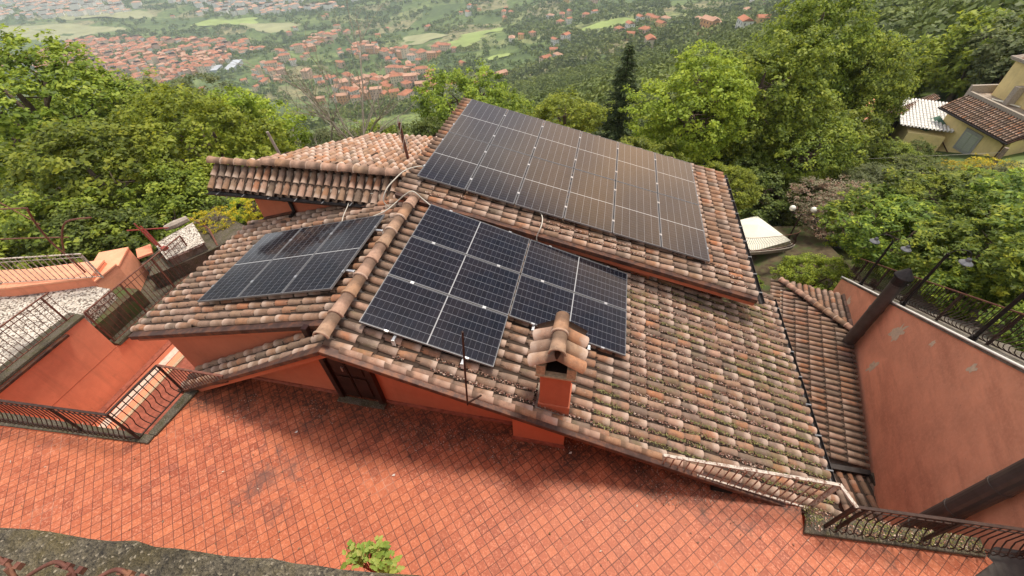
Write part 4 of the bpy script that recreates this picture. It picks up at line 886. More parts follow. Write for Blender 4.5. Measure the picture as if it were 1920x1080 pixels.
# annex roof (lower, against the stair wall)
ax = thing('annex', (6.6, 7.5, -3.4), 'low annex with a hipped barrel tile roof wedged between house and stair wall', 'annex')
dl = Vector((.2288, .9735, 0)); dr = Vector((-.9735, .2288, 0)); sl = .14
Oa = Vector((6.98, 5.60, -3.10))
Va = (dr + Vector((0, 0, -sl))).normalized()
hipf = lambda t: 1.9 - max(0, t - 4.35) * 0.0
tiles_obj('tiled_slope', 'tile_annex', ax, Oa, Va, dl, 2.1, 6.3, lambda s, t: t < 4.35 + s * .98 , pitch=0.19, expo=0.34, L=.42, jit=.5, seed=51)
Ob = Vector((8.05, 9.80, -3.10))
tiles_obj('tiled_slope', 'tile_annex', ax, Ob + dr * 1.75 , (dl + Vector((0, 0, -sl))).normalized(), -dr, 2.1, 2.4, lambda s, t: (1.75 - t) < s + .02, pitch=.19, expo=.34, seed=52)
ridge_tiles('hip_tiles', 'tile_ridge', ax, tuple(Ob + dr * 1.95 + dl * 1.95 + Vector((0, 0, -.20))), tuple(Ob + Vector((0, 0, .06))), 8, r=.10, seed=12)
obj('deck', MB().prism([(6.95, 5.55), (8.35, 11.3), (6.55, 11.75), (5.1, 5.95)], -3.9, -3.42), 'roofing', ax)
obj('gutter', MB().box((6.15, 5.46, -3.33), (7.02, 5.58, -3.22)), 'dark_metal', ax)
tiles_obj('front_slope', 'tile_annex', ax, (6.12, 3.9, -2.95), Vector((0, 1, -.22)), (1, 0, 0), 1.55, 0.85, lambda s, t: True, pitch=.21, expo=.34, seed=53)
obj('deck', MB().box((5.9, 3.85, -3.7), (7.1, 5.45, -3.42)), 'roofing', ax)
obj('wall', MB().prism([(6.9, 5.6), (8.2, 11.1), (6.7, 11.5), (5.3, 6.0)], GZ, -3.9).box((6.0, 3.9, GZ), (7.0, 5.3, -3.7)), 'stucco', ax)
tag(obj('parapet_cap', MB().box((6.98, 5.0, -3.45), (7.12, 5.5, -3.18)), 'mossy_concrete'), 'mossy block at the foot of the stair wall', 'block')
tag(obj('lower_pavement', MB().prism([(5.9, 2.8), (12, 3.2), (9, -3), (-2.0, -3.0), (2.6, .4)], -2.0, -1.6), 'asphalt'), kind='structure')

# ------------------------------------------------------------------ garden: canopy, globe lamp, fence, road
gz = thing('garden_canopy', (8.7, 20.2, -8.6), 'cream canvas pavilion canopy beyond the upper roof corner', 'canopy', rz=R(20))
Ap = Vector((8.62, 20.35, -6.62)); cs = []
for k in range(4):
    a = R(-14 + 90 * k); cs.append(Ap + Vector((1.72 * math.cos(a), 1.72 * math.sin(a), -.52)))
V = [Ap] + cs + [c - Vector((0, 0, .22)) for c in cs]
gz.rotation_euler = (0, 0, 0)
obj('canvas_roof', MB().add(V, [(0, 1, 2), (0, 2, 3), (0, 3, 4), (0, 4, 1)] + [(1 + k, 5 + k, 5 + (k + 1) % 4, 1 + (k + 1) % 4) for k in range(4)]), 'canvas', gz)
for c in cs: obj('leg', MB().tube([c - Vector((0, 0, .1)), c - Vector((0, 0, 2.3))], .03, 6), 'white_paint', gz)
gf = thing('railing', (9.0, 18.9, -8.0), 'low iron garden railing curving in front of the cream canopy', 'railing')
pf = bez([(6.2, 18.3, -6.95), (7.6, 18.2, -6.85), (8.6, 18.3, -6.72), (9.4, 18.55, -6.68), (10.0, 19.1, -6.9), (10.3, 19.6, -7.1)], 5)
obj('top_rail', MB().tube([p + Vector((0, 0, .85)) for p in pf], .013, 5), 'rust_iron', gf); obj('bottom_rail', MB().tube([p + Vector((0, 0, .05)) for p in pf], .02, 5), 'rust_iron', gf)
nb = 62
for k in range(nb):
    f = k / nb * (len(pf) - 1); i = int(f); p = pf[i].lerp(pf[i + 1], f - i)
    obj('baluster', MB().tube([p, p + Vector((.06, -.06, .2)), p + Vector((0, 0, .42)), p + Vector((0, 0, .85))], .009, 3, cap=False), 'iron_dark', gf)
obj('kerb', MB().tube([p - Vector((0, 0, .06)) for p in pf], .12, 4), 'stone_sill', gf)
gl = thing('globe_lamp', (10.05, 19.4, -8.0), 'garden lamp post with two white globes beside the canopy', 'lamp')
obj('post', MB().tube([(10.66, 21.0, -9.0), (10.66, 21.0, -6.15)], [.05, .035], 8), 'iron_dark', gl)
for dx in (-.48, .52):
    obj('arm', MB().tube([(10.66, 21.0, -6.2), (10.66 + dx * .6, 21.05, -6.22), (10.66 + dx, 21.1, -6.1)], .028, 6), 'iron_dark', gl)
    obj('globe', MB().lathe((10.66 + dx, 21.12, -5.93), [(0.0, -.15), (.08, -.13), (.135, -.07), (.15, 0), (.135, .07), (.08, .13), (0, .15)], 14), 'globe', gl, smooth=True)
# road
rp_ = bez([(-2, 22.5, 0), (5, 25.2, 0), (9.5, 25.6, 0), (13, 24.6, 0), (16, 22.6, 0), (21, 21.5, 0)], 6); V = []; F = []
for i, p in enumerate(rp_):
    d = (rp_[min(i + 1, len(rp_) - 1)] - rp_[max(i - 1, 0)]).normalized(); n = Vector((-d.y, d.x, 0))
    zz = max(terr1(p.x, p.y), terr1(*(p + n * 1.7).xy), terr1(*(p - n * 1.7).xy)) + .35
    for s in (-1.7, 1.7): q = p + n * s; V.append((q.x, q.y, zz))
for i in range(len(rp_) - 1): F.append((2 * i, 2 * i + 2, 2 * i + 3, 2 * i + 1))
tag(obj('road', MB().add(V, F), 'asphalt'), kind='structure')
tag(obj('garden_ground', MB().prism([(4.6, 8), (9.2, 13.8), (13, 17), (12.0, 22.2), (5.5, 22.0), (3.5, 14)], -12, lambda x, y: -8.0 + .12 * (x - 9) + .5 * max(0, 1 - abs(y - 18.3) / 4)), 'soil'), kind='structure')
sh = thing('timber_steps', (10, 15.5, -7), 'dark timber garden steps and sheds behind the annex', 'garden steps')
for k in range(5): obj('step', MB().box((8.9 + .35 * k, 14.2 + .3 * k, -7.6 + .22 * k), (10.3 + .35 * k, 14.5 + .3 * k, -7.5 + .22 * k)), 'wood_grey', sh)
obj('side_board', MB().beam((8.9, 14.0, -7.6), (10.6, 15.8, -6.3), .05, .25), 'wood_grey', sh); obj('post', MB().beam((9.3, 14.6, -8), (9.3, 14.6, -6.0), .1, .1), 'wood_grey', sh); obj('post', MB().beam((10.2, 14.0, -7.5), (10.2, 14.0, -5.8), .1, .1), 'rust_iron', sh)

# ------------------------------------------------------------------ the yellow house on the right
yh = thing('yellow_house', (27, 37, -10.5), 'yellow villa with green-grey shutters, tiled pent roof and rooftop tower', 'house')
u = Vector((.2103, -.9776, 0)); n = Vector((.9776, .2103, 0)); O = Vector((25.77, 39.64, 0))
def L_(a, b, z): p = O + u * a + n * b; return (p.x, p.y, z)
def lbox(m, a0, a1, b0, b1, z0, z1):
    V = [L_(a0, b0, z0), L_(a1, b0, z0), L_(a1, b1, z0), L_(a0, b1, z0), L_(a0, b0, z1), L_(a1, b0, z1), L_(a1, b1, z1), L_(a0, b1, z1)]
    return m.add(V, [(0, 3, 2, 1), (4, 5, 6, 7), (0, 1, 5, 4), (1, 2, 6, 5), (2, 3, 7, 6), (3, 0, 4, 7)])
obj('wall', lbox(lbox(MB(), .35, 6.0, .5, 1.7, -14, -7.05), .35, 6.0, 1.701, 9, -14, -6.6), 'stucco_yellow', yh)
obj('flat_roof', lbox(MB(), -.2, 6.4, 1.7, 9, -6.59, -6.15), 'roofing', yh)
obj('parapet', lbox(lbox(MB(), -.2, 6.4, 1.55, 1.75, -6.3, -5.98), -.4, -.2, 1.6, 6, -7, -5.6), 'stone_sill', yh)
tiles_obj('pent_roof', 'tile_upper', yh, L_(-.1, 1.55, -6.15), -n + Vector((0, 0, -.55)), u, 1.75, 6.2, lambda s, t: True, pitch=.24, expo=.36, jit=.6, seed=61)
obj('roof_deck', MB().add([L_(-.1, 0.02, -7.12), L_(6.2, 0.02, -7.12), L_(6.2, 1.6, -6.28), L_(-.1, 1.6, -6.28), L_(-.1, 0.02, -7.24), L_(6.2, 0.02, -7.24), L_(6.2, 1.6, -6.45), L_(-.1, 1.6, -6.45)], [(0, 1, 2, 3), (7, 6, 5, 4), (0, 4, 5, 1), (1, 5, 6, 2), (2, 6, 7, 3), (3, 7, 4, 0)]), 'brown_metal', yh)
obj('gutter', MB().tube([L_(-.15, -.05, -7.18), L_(6.25, -.05, -7.18)], .06, 8), 'dark_metal', yh); obj('downpipe', MB().tube([L_(5.7, -.05, -7.2), L_(5.75, .42, -7.5), L_(5.75, .45, -13)], .05, 8), 'brown_metal', yh)
wn_ = obj('window', lbox(MB(), 2.55, 4.05, .44, .495, -9.2, -7.62), 'shutter_grey', yh)
for a in (2.75, 3.33): 
    m = lbox(MB(), a, a + .52, .41, .439, -9.0, -7.85)
    obj('shutter', m, 'shutter', wn_)
    m = MB()
    for k in range(9): lbox(m, a + .05, a + .47, .395, .409, -8.95 + k * .12, -8.90 + k * .12)
    obj('slats', m, 'shutter_grey', wn_)
obj('awning', MB().add([L_(-.1, .45, -7.8), L_(.9, .45, -8.1), L_(.5, -.9, -9.0), L_(-.7, -.7, -8.7)], [(0, 1, 2, 3)]), 'green_tarp', yh)
obj('dish', MB().lathe(L_(.4, -.1, -9.6), [(0, 0), (.25, .06), (.42, .18)], 14), 'dark_metal', yh)
obj('wire_box', MB().tube([L_(1.3, .42, -9.1), L_(2.6, .42, -9.7)], .04, 5), 'brown_metal', yh)
tw = obj('tower', lbox(MB(), .3, 3.6, 2.9, 6.2, -6.14, -3.7), 'stucco_yellow', yh)
obj('tower_corner', lbox(MB(), 3.601, 6.4, 3.6, 6.2, -6.14, -4.3), 'stucco_yellow', tw)
obj('tower_cornice', lbox(lbox(MB(), .05, 3.85, 2.65, 6.4, -3.699, -3.58), 0.0, 3.9, 2.6, 6.5, -3.579, -3.48), 'stone_sill', tw)
obj('tower_roof', MB().add([L_(.1, 2.7, -3.47), L_(3.8, 2.7, -3.47), L_(3.8, 6.3, -3.47), L_(.1, 6.3, -3.47), L_(1.2, 3.9, -2.75), L_(2.7, 3.9, -2.75), L_(2.7, 5.2, -2.75), L_(1.2, 5.2, -2.75)], [(4, 5, 6, 7), (0, 1, 5, 4), (1, 2, 6, 5), (2, 3, 7, 6), (3, 0, 4, 7)]), 'roofing', tw)
obj('skylight', MB().add([L_(1.1, 3.0, -3.22), L_(2.9, 3.0, -3.22), L_(2.6, 3.8, -2.76), L_(1.4, 3.8, -2.76)], [(0, 1, 2, 3)]), 'white_paint', tw)
obj('chimney_stub', lbox(MB(), 2.0, 2.35, 2.3, 2.85, -6.14, -4.9), 'stone_sill', yh)
for k in range(3): obj('loose_board', MB().beam(L_(1.2 + k * .3, 2.2 + .2 * k, -6.08), L_(2.9 + k * .2, 2.8 + .9 * k, -6.05), .14, .05), 'canvas' if k < 2 else 'stucco_light', yh)
wr = thing('side_roof', (24.8, 38.6, -8.3), 'white painted tile roof stepping down left of the yellow villa', 'roof')
tiles_obj('white_tiles', 'tile_back', wr, (27.95, 42.6, -7.70), Vector((-.28, -.95, -.10)), Vector((-.78, .30, -.02)), 5.0, 3.3, lambda s, t: True, pitch=.23, expo=.42, r0=.085, r1=.10, L=.5, seed=66)
for o_ in wr.children: o_.data.materials[0] = MATS['white_paint']
obj('wall', MB().prism([(27.5, 42.5), (26.3, 37.9), (24.0, 38.6), (25.2, 43.3)], -14, -8.75), 'stucco_yellow', wr)
mw = thing('mossy_wall', (23, 39, -8), 'long garden wall topped with mossy orange tiles left of the villa', 'wall')
obj('wall', MB().beam((28.3, 45.0, -9.6), (17.6, 36.0, -9.8), .5, 3.4), 'mossy_concrete', mw)
tiles_obj('tile_cap', 'tile_upper', mw, (17.6, 36.0, -7.95), Vector((.3, -.45, -.2)), (.765, .643, .02), .6, 13.5, lambda s, t: True, pitch=.26, expo=.33, seed=67)
pole_ = tag(obj('utility_pole', MB().tube([(24.32, 29.98, -9.5), (24.32, 29.98, -5.9)], [.17, .12], 10), 'wood_grey'), 'thick grey wooden utility pole in front of the yellow villa', 'pole')
tag(obj('overhead_wire', MB().tube([(24.32, 29.98, -6.2), (18, 30.6, -7.4), (10.2, 29.9, -8.0), (4, 29.5, -8.2)], .007, 4), 'cables'), 'thin overhead wire in front of the dark shrubs', 'wire')
hut = thing('garden_hut', (26, 47, -12), 'small open hut with tiled roof under the big tree at right', 'hut')
obj('roof', MB().add([(24.6, 46.6, -11.1), (28.4, 47.3, -11.4), (28.8, 50.2, -10.3), (25.6, 49.9, -10.0), (24.6, 46.6, -11.3), (28.4, 47.3, -11.6), (28.8, 50.2, -10.5), (25.6, 49.9, -10.2)], [(0, 1, 2, 3), (7, 6, 5, 4), (0, 4, 5, 1), (1, 5, 6, 2), (2, 6, 7, 3), (3, 7, 4, 0)]), 'worn_stucco', hut)
obj('post', MB().tube([(26.4, 46.2, -14), (26.6, 47.0, -11.5)], .08, 6), 'bark_pale', hut); obj('back', MB().box((25.2, 49.5, -14), (28.4, 49.7, -10.6)), 'black_void', hut)
tag(obj('green_tarp', MB().add([(19.4, 36.3, -9.9), (21.2, 37.6, -9.8), (20.9, 38.6, -9.3), (19.3, 37.8, -9.4), (20.3, 37.4, -9.1)], [(0, 1, 4), (1, 2, 4), (2, 3, 4), (3, 0, 4)]), 'green_tarp'), 'dark green tarpaulin heap among the shrubs', 'tarpaulin')

# ------------------------------------------------------------------ near coping with scroll ironwork, and the weed
nc = thing('near_wall', (-1.5, -.3, 5.2), 'rough dark granular coping of the wall right below the camera', 'wall')
g_ = np.random.default_rng(4); N = 90; xs = np.linspace(-4.2, 3.0, N); V = []; F = []
for k, x in enumerate(xs):
    e = .09 + .1007 * (x + 1.87) + g_.normal(0, .0035)
    for yy_, zz_ in ((e - .55, 5.30), (e - .012, 5.30), (e, 5.288), (e - .004 + g_.normal(0, .002), 5.20), (e - .06, 5.195)): V.append((x, yy_, zz_))
for k in range(N - 1):
    for q in range(4): F.append((k * 5 + q, (k + 1) * 5 + q, (k + 1) * 5 + q + 1, k * 5 + q + 1))
obj('coping', MB().add(V, F), 'coping_concrete', nc)
obj('wall', MB().prism([(-4.2, -.20), (3.0, .50), (3.0, .1), (-4.2, -.6)], 0.0, 5.195), 'stucco', nc)
sci = thing('scroll_railing', (-1.3, .0, 5.5), 'brown wrought iron scrolls at the bottom left corner, close to the camera', 'railing')
def scroll(c, s):
    x, y, z = c
    pts = bez([(x - .34 * s, y - .10 * s, z - .09), (x - .17 * s, y - .03, z + .0), (x - .05 * s, y + .01, z + .03), (x + .02 * s, y + .012, z + .03), (x + .07 * s, y + .0, z + .01), (x + .12 * s, y - .04, z - .03), (x + .13 * s, y - .1, z - .08)], 5)
    return obj('scroll', MB().tube(pts, .0055, 6), 'rust_iron', sci, smooth=True)
for c in ((-1.42, -.005, 5.57), (-1.245, .02, 5.57), (-1.07, .038, 5.57), (-.93, .045, 5.57)):
    s_ = scroll(c, .55)
    for q in (-.012, .012, .045): obj('collar', MB().beam((c[0] + q, c[1] + .012, c[2] + .026 - abs(q) * .25), (c[0] + q + .014, c[1] + .012, c[2] + .027 - abs(q) * .25), .0155, .0155), 'rust_iron', s_)
    obj('upright', MB().tube([(c[0] + .03, c[1] - .0, c[2] + .02), (c[0] + .06, c[1] - .04, c[2] - .10), (c[0] + .05, c[1] - .08, c[2] - .26)], .006, 6), 'rust_iron', sci)
obj('lower_bar', MB().beam((-2.2, -.22, 5.36), (-.6, -.05, 5.36), .014, .014), 'rust_iron', sci)

leaf_mat('weed', [(0.14, 0.30, 0.04), (0.22, 0.42, 0.07), (0.30, 0.48, 0.09), (0.36, 0.46, 0.12)], 0.3, 1.0)
wd = thing('weed', (-.98, .40, 4.1), 'bright green leafy weed growing out beyond the dark coping', 'plant')
g_ = random.Random(12); V = []; F = []; rn = []; mst = MB()
for k in range(80):
    a = g_.uniform(-.2, math.pi + .2); L = g_.uniform(.02, .135); tip = Vector((-.985 + L * math.cos(a), .425 + L * .6 * math.sin(a), 4.08 + g_.uniform(.0, .13)))
    if g_.random() < .6: mst.tube(bez([(-.98, .40, 4.0), ((-.98 + tip.x) / 2, (.40 + tip.y) / 2, 4.1), tuple(tip)], 4), .0025, 4)
    for q in range(g_.choice((2, 3, 3))):
        ph = a + g_.uniform(-1.2, 1.2); s = g_.uniform(.012, .024); d = Vector((math.cos(ph), math.sin(ph), g_.uniform(-.5, .3))).normalized(); sd = d.cross(Vector((0, 0, 1))).normalized(); up = sd.cross(d)
        c = tip + Vector((g_.gauss(0, .015), g_.gauss(0, .015), g_.gauss(0, .015))); b = len(V)
        for f, wq, h in ((0, 0, 0), (.25, .62, .06), (.55, .80, .10), (.62, .5, .08), (.9, .45, .03), (1.15, 0, -.08)):
            V.append(c + d * f * s * 2 + sd * wq * s + up * h * s * 2.2);
            V.append(c + d * f * s * 2 - sd * wq * s + up * h * s * 2.2); V.append(c + d * f * s * 2 + up * (h - .12) * s)
        rv = g_.random(); rn += [rv] * 18
        for i in range(5): F += [(b + 3 * i, b + 3 * i + 3, b + 3 * i + 5, b + 3 * i + 2), (b + 3 * i + 2, b + 3 * i + 5, b + 3 * i + 4, b + 3 * i + 1)]
link('leaves', mesh_np('leaves', np.array(V) - np.array(wd.location), np.array(F), ['weed'], {'rnd': rn}, smooth=True), wd)
simple('stem_red', (0.30, 0.07, 0.05), .6, 0, .2); obj('stem', mst, 'stem_red', wd)
for q, (x, y) in enumerate(((-4.62, 2.62), (-2.64, 2.25), (0.10, 3.15))): tag(obj('litter_scrap', MB().add([(x, y, .02), (x + .045, y + .01, .012), (x + .05, y + .04, .03), (x + .015, y + .04, .01)], [(0, 1, 2, 3)]), 'white_plastic'), ('grey-white crumpled scrap on the terrace near the door', 'small white scrap in the middle of the terrace', 'small white scrap by the wide pier')[q], 'litter')

# ================================================================== VEGETATION
GREENS = {
 'leaf_mid': [(0.035, 0.07, 0.010), (0.085, 0.155, 0.018), (0.16, 0.26, 0.028), (0.25, 0.36, 0.040), (0.34, 0.43, 0.055)],
 'leaf_bright': [(0.06, 0.11, 0.010), (0.12, 0.20, 0.018), (0.20, 0.31, 0.028), (0.28, 0.39, 0.038), (0.36, 0.46, 0.055)],
 'leaf_dark': [(0.025, 0.05, 0.008), (0.045, 0.085, 0.012), (0.075, 0.125, 0.018), (0.11, 0.165, 0.024), (0.15, 0.20, 0.03)],
 'leaf_conifer': [(0.022, 0.045, 0.014), (0.04, 0.07, 0.022), (0.065, 0.10, 0.03), (0.09, 0.13, 0.04)],
 'leaf_olive': [(0.06, 0.09, 0.035), (0.10, 0.14, 0.055), (0.15, 0.19, 0.075), (0.20, 0.23, 0.10)],
 'leaf_pink': [(0.15, 0.19, 0.08), (0.24, 0.25, 0.14), (0.34, 0.32, 0.20), (0.44, 0.28, 0.18), (0.52, 0.46, 0.30)],
 'leaf_yellow': [(0.13, 0.22, 0.02), (0.26, 0.32, 0.02), (0.55, 0.50, 0.02), (0.72, 0.62, 0.03)],
 'leaf_laurel': [(0.03, 0.065, 0.010), (0.06, 0.13, 0.016), (0.11, 0.20, 0.024), (0.22, 0.33, 0.03), (0.42, 0.50, 0.05)]}
for k, c in GREENS.items(): leaf_mat(k, c, 0.38 if k not in ('leaf_conifer', 'leaf_dark') else 0.25)
def leaves_to_mesh(P, D, U, S, rnd, aspect=0.62):
    """rhombic leaf quads: centre P, long axis D, normal U, size S"""
    n = len(P); W = np.cross(D, U); W /= np.linalg.norm(W, axis=1, keepdims=True) + 1e-9; s = S[:, None]
    V = np.stack([P - D * s, P + W * s * aspect + U * s * .12, P + D * s, P - W * s * aspect + U * s * .12], 1).reshape(-1, 3)
    return V, np.arange(4 * n).reshape(n, 4), np.repeat(rnd, 4)
def unit(v): return v / (np.linalg.norm(v, axis=-1, keepdims=True) + 1e-9)
def crown_mesh(name, mat, seed, nlobe, nclump, nleaf, size, lobe_r=(.34, .52), clump_r=.10, flat=.8, aspect=.62):
    g = np.random.default_rng(seed); lc = unit(g.normal(size=(nlobe, 3))) * g.uniform(.30, .66, (nlobe, 1)); lc[:, 2] *= flat; lr = g.uniform(*lobe_r, nlobe)
    d = unit(g.normal(size=(nclump * 3, 3))); li = g.integers(0, nlobe, nclump * 3); cp = lc[li] + d * lr[li][:, None] * np.where(g.random((nclump * 3, 1)) < .14, g.uniform(1.05, 1.32, (nclump * 3, 1)), g.uniform(.76, 1.05, (nclump * 3, 1))) * np.array([1, 1, flat])
    dist = np.linalg.norm(cp[:, None, :] - lc[None], axis=2) / lr[None]; keep = dist.min(1) > .72; cp = cp[keep][:nclump]; d = d[keep][:nclump]
    m = len(cp); crn = g.random(m); k = np.repeat(np.arange(m), nleaf); nl = len(k); cr = clump_r * g.uniform(.6, 1.35, m)
    off = unit(g.normal(size=(nl, 3))) * (g.random((nl, 1)) ** .4) * cr[k][:, None]; off[:, 2] = off[:, 2] * .55
    P = cp[k] + off; U = unit(np.array([0, 0, 1.0]) * .9 + unit(off) * .35 + d[k] * .35 + g.normal(0, .42, (nl, 3)))
    D = unit(np.cross(U, g.normal(size=(nl, 3)))); D[:, 2] -= .25; D = unit(D)
    rnd = np.clip(crn[k] * .45 + g.random(nl) * .55, 0, 1); V, F, r = leaves_to_mesh(P, D, U, size * g.uniform(.5, 1.4, nl), rnd, aspect)
    return mesh_np(name, V, F, [mat], {'rnd': r}), lc
def trunk_mesh(name, lobes, mat='bark', seed=0, r=.06):
    g = random.Random(seed); m = MB(); m.tube([(0, 0, -5), (.02, .01, -1.0), (0, .02, -.45), (.01, 0, .1), (0, .01, .35)], [r * 1.4, r, r * .8, r * .5, r * .2], 8)
    for c in lobes[:9]:
        z0 = g.uniform(-.8, -.1); c = Vector(c); m.tube(bez([(0, 0, z0), tuple(c * .45 + Vector((0, 0, z0 * .35))), tuple(c * .95)], 4), [r * .5] * 4 + [r * .32] * 4 + [r * .12], 5)
        for q in range(3):
            e = c * .95 + Vector((g.gauss(0, .16), g.gauss(0, .16), g.gauss(0, .10))); m.tube([tuple(c * .75), tuple(e)], [r * .2, r * .06], 4)
    return mesh_np(name, m.v, m.f, [mat], smooth=True)
def proto_tree(kind, mat, seed, lod, **k):
    if lod == 0: a = dict(nlobe=15, nclump=620, nleaf=38, size=.024)
    elif lod == 1: a = dict(nlobe=12, nclump=260, nleaf=16, size=.05, clump_r=.13)
    a.update(k); me, lc = crown_mesh(kind + '_crown', mat, seed, **a); return me, trunk_mesh(kind + '_trunk', lc, seed=seed)
PRO = {}
for i in range(3): PRO['mid%d' % i] = proto_tree('mid', 'leaf_mid', 100 + i, 0)
for i in range(2): PRO['bright%d' % i] = proto_tree('bright', 'leaf_bright', 110 + i, 0)
for i in range(2): PRO['dark%d' % i] = proto_tree('dark', 'leaf_dark', 120 + i, 0)
PRO['big'] = proto_tree('big', 'leaf_mid', 130, 0, nlobe=24, nclump=1200, nleaf=34, size=.017, lobe_r=(.22, .36), clump_r=.075)
PRO['olive0'] = proto_tree('olive', 'leaf_olive', 140, 0, size=.020)
PRO['pink'] = proto_tree('pink', 'leaf_pink', 150, 0, size=.020, nleaf=30)
PRO['yellow'] = proto_tree('yellow', 'leaf_yellow', 151, 0, size=.022, nclump=300, nleaf=26)
for i in range(2): PRO['laurel%d' % i] = proto_tree('laurel', 'leaf_laurel', 160 + i, 0, size=.040, nclump=520, nleaf=30, aspect=.42, lobe_r=(.40, .6))
for i, mt in enumerate(('leaf_mid', 'leaf_dark', 'leaf_olive', 'leaf_bright')): PRO['far%d' % i] = proto_tree('far', mt, 170 + i, 1)
# conifer
def conifer_mesh():
    g = np.random.default_rng(5); P = []; 
    for z in np.linspace(-1, 1, 30):
        rad = (.52 * (1 - (z + 1) / 2) ** .75 + .02) * g.uniform(.75, 1.1); nb = 12
        for k in range(nb):
            a = g.uniform(0, 2 * np.pi); L = rad * g.uniform(.65, 1.12); m = int(110 * (L / .4) + 12)
            f = g.random(m) ** .7; sp = .05 * (1 - .5 * f)
            P.append(np.stack([np.cos(a) * L * f + g.normal(0, 1, m) * sp * .6, np.sin(a) * L * f + g.normal(0, 1, m) * sp * .6, z - .14 * f * L / .3 + .05 * f ** 3 + g.normal(0, .010, m)], 1))
    P = np.concatenate(P); n = len(P); U = unit(np.array([0, 0, 1.]) + g.normal(0, .5, (n, 3))); out = unit(P * np.array([1, 1, 0])); D = unit(out + g.normal(0, .5, (n, 3)) - np.array([0, 0, .3]))
    V, F, r = leaves_to_mesh(P, D, U, .020 * g.uniform(.6, 1.3, n), g.random(n), .35); return mesh_np('conifer_crown', V, F, ['leaf_conifer'], {'rnd': r})
tm = MB().tube([(0, 0, -3), (0, 0, 1)], [.035, .005], 7); PRO['conifer'] = (conifer_mesh(), mesh_np('conifer_trunk', tm.v, tm.f, ['bark']))
def put_tree(name, kind, c, r, rz, label, group=None, cat='tree', gz_=None):
    z0 = terr1(c[0], c[1]) if gz_ is None else gz_
    t = thing(name, (c[0], c[1], z0), label, cat, group); cr, tr = PRO[kind]; a = random.random() * 6.28
    o = link('crown', cr, t, (0, 0, c[2] - z0)); o.scale = (r, r, rz); o.rotation_euler = (0, 0, a)
    k = link('trunk', tr, t, (0, 0, c[2] - z0)); k.rotation_euler = (0, 0, a); k.scale = (r, r, rz)
    return t
T = put_tree
# left mass (crown centre in metres; trunks reach down to the slope)
T('tree', 'mid0', (-29.9, 17.0, -1.6), 5.2, 4.8, 'tall leafy green tree rising highest at the left edge')
T('tree', 'mid1', (-20.5, 11.9, -2.4), 4.2, 3.8, 'broad green tree filling the left edge in front of the town')
T('tree', 'mid2', (-18.4, 7.4, -2.2), 3.4, 3.2, 'dense green tree behind the rusty pergola at the left edge')
T('tree', 'mid0', (-23.6, 17.2, -3.4), 4.0, 3.8, 'darker green crown in the middle of the left tree mass')
T('tree', 'mid1', (-15.6, 10.4, -2.9), 2.9, 2.6, 'green crown directly behind the pebble planter')
T('tree', 'bright0', (-17.6, 15.2, -2.4), 3.5, 3.9, 'yellow-green tree standing left of the rear roof')
T('tree', 'bright1', (-21.2, 21.4, -4.2), 3.6, 4.0, 'bright green tree left of the bare branches')
T('shrub', 'dark0', (-13.2, 10.9, -2.6), 1.9, 1.6, 'dark green shrub under the corner of the left roof slope', cat='shrub')
T('tree', 'dark1', (-16.4, 8.6, -2.2), 2.5, 2.2, 'shaded green tree between pergola arms and planter')
T('shrub', 'mid2', (-16.6, 6.6, -1.9), 2.0, 1.5, 'leafy climber behind the white thin-barred railing', cat='shrub')
T('shrub', 'mid0', (-19.5, 5.4, -2.0), 2.2, 1.7, 'leafy shrub at the far left edge behind the railing', cat='shrub')
T('shrub', 'yellow', (-12.9, 9.7, -1.5), .8, .8, 'shrub with bright yellow blossom beside the left roof', cat='shrub')
T('shrub', 'yellow', (-11.9, 10.6, -1.4), .85, .7, 'second yellow-blossomed shrub, under the rear roof corner', cat='shrub')
T('shrub', 'bright1', (-12.3, 11.6, -2.2), 1.5, 1.2, 'bright green shrub between yellow blossom and rear wall', cat='shrub')
T('tree', 'mid2', (-37.0, 27.0, -6.4), 5.4, 4.6, 'green tree further back below the town at left')
T('tree', 'mid0', (-48.9, 30.7, -9.5), 6.5, 5.0, 'large tree behind the left mass near the picture edge')
T('tree', 'olive0', (-29.5, 24.5, -5.4), 4.4, 4.2, 'olive-green tree below the town with visible branches')
T('tree', 'mid1', (-27.0, 24.0, -7.6), 4.0, 3.8, 'mid-green tree behind the yellow-green ones at left')
T('tree', 'olive0', (-23.4, 27.2, -9.6), 3.6, 3.4, 'olive-green tree left of the bare branches, lower down')
T('tree', 'olive0', (-21.6, 30.5, -10.6), 3.8, 3.6, 'olive-green tree behind the bare branches')
T('tree', 'mid1', (-20.4, 34.7, -11.8), 4.2, 3.8, 'green tree on the slope behind the rear roof ridge')
T('tree', 'olive0', (-15.6, 30.8, -10.8), 3.6, 3.4, 'olive tree on the slope left of the dark rounded one')
T('tree', 'bright0', (-16.5, 26.0, -8.9), 2.6, 2.2, 'low light green tree just over the rear roof')
T('tree', 'mid0', (7.2, 28.4, -4.6), 3.2, 3.4, 'green crown filling the gap right of the light green tree')
T('tree', 'mid2', (14.6, 31.0, -6.2), 3.6, 3.6, 'green crown at the foot of the very tall tree')
T('tree', 'mid2', (-27.6, 20.5, -4.2), 3.8, 3.6, 'green crown between the edge tree and the yellow-green trees')
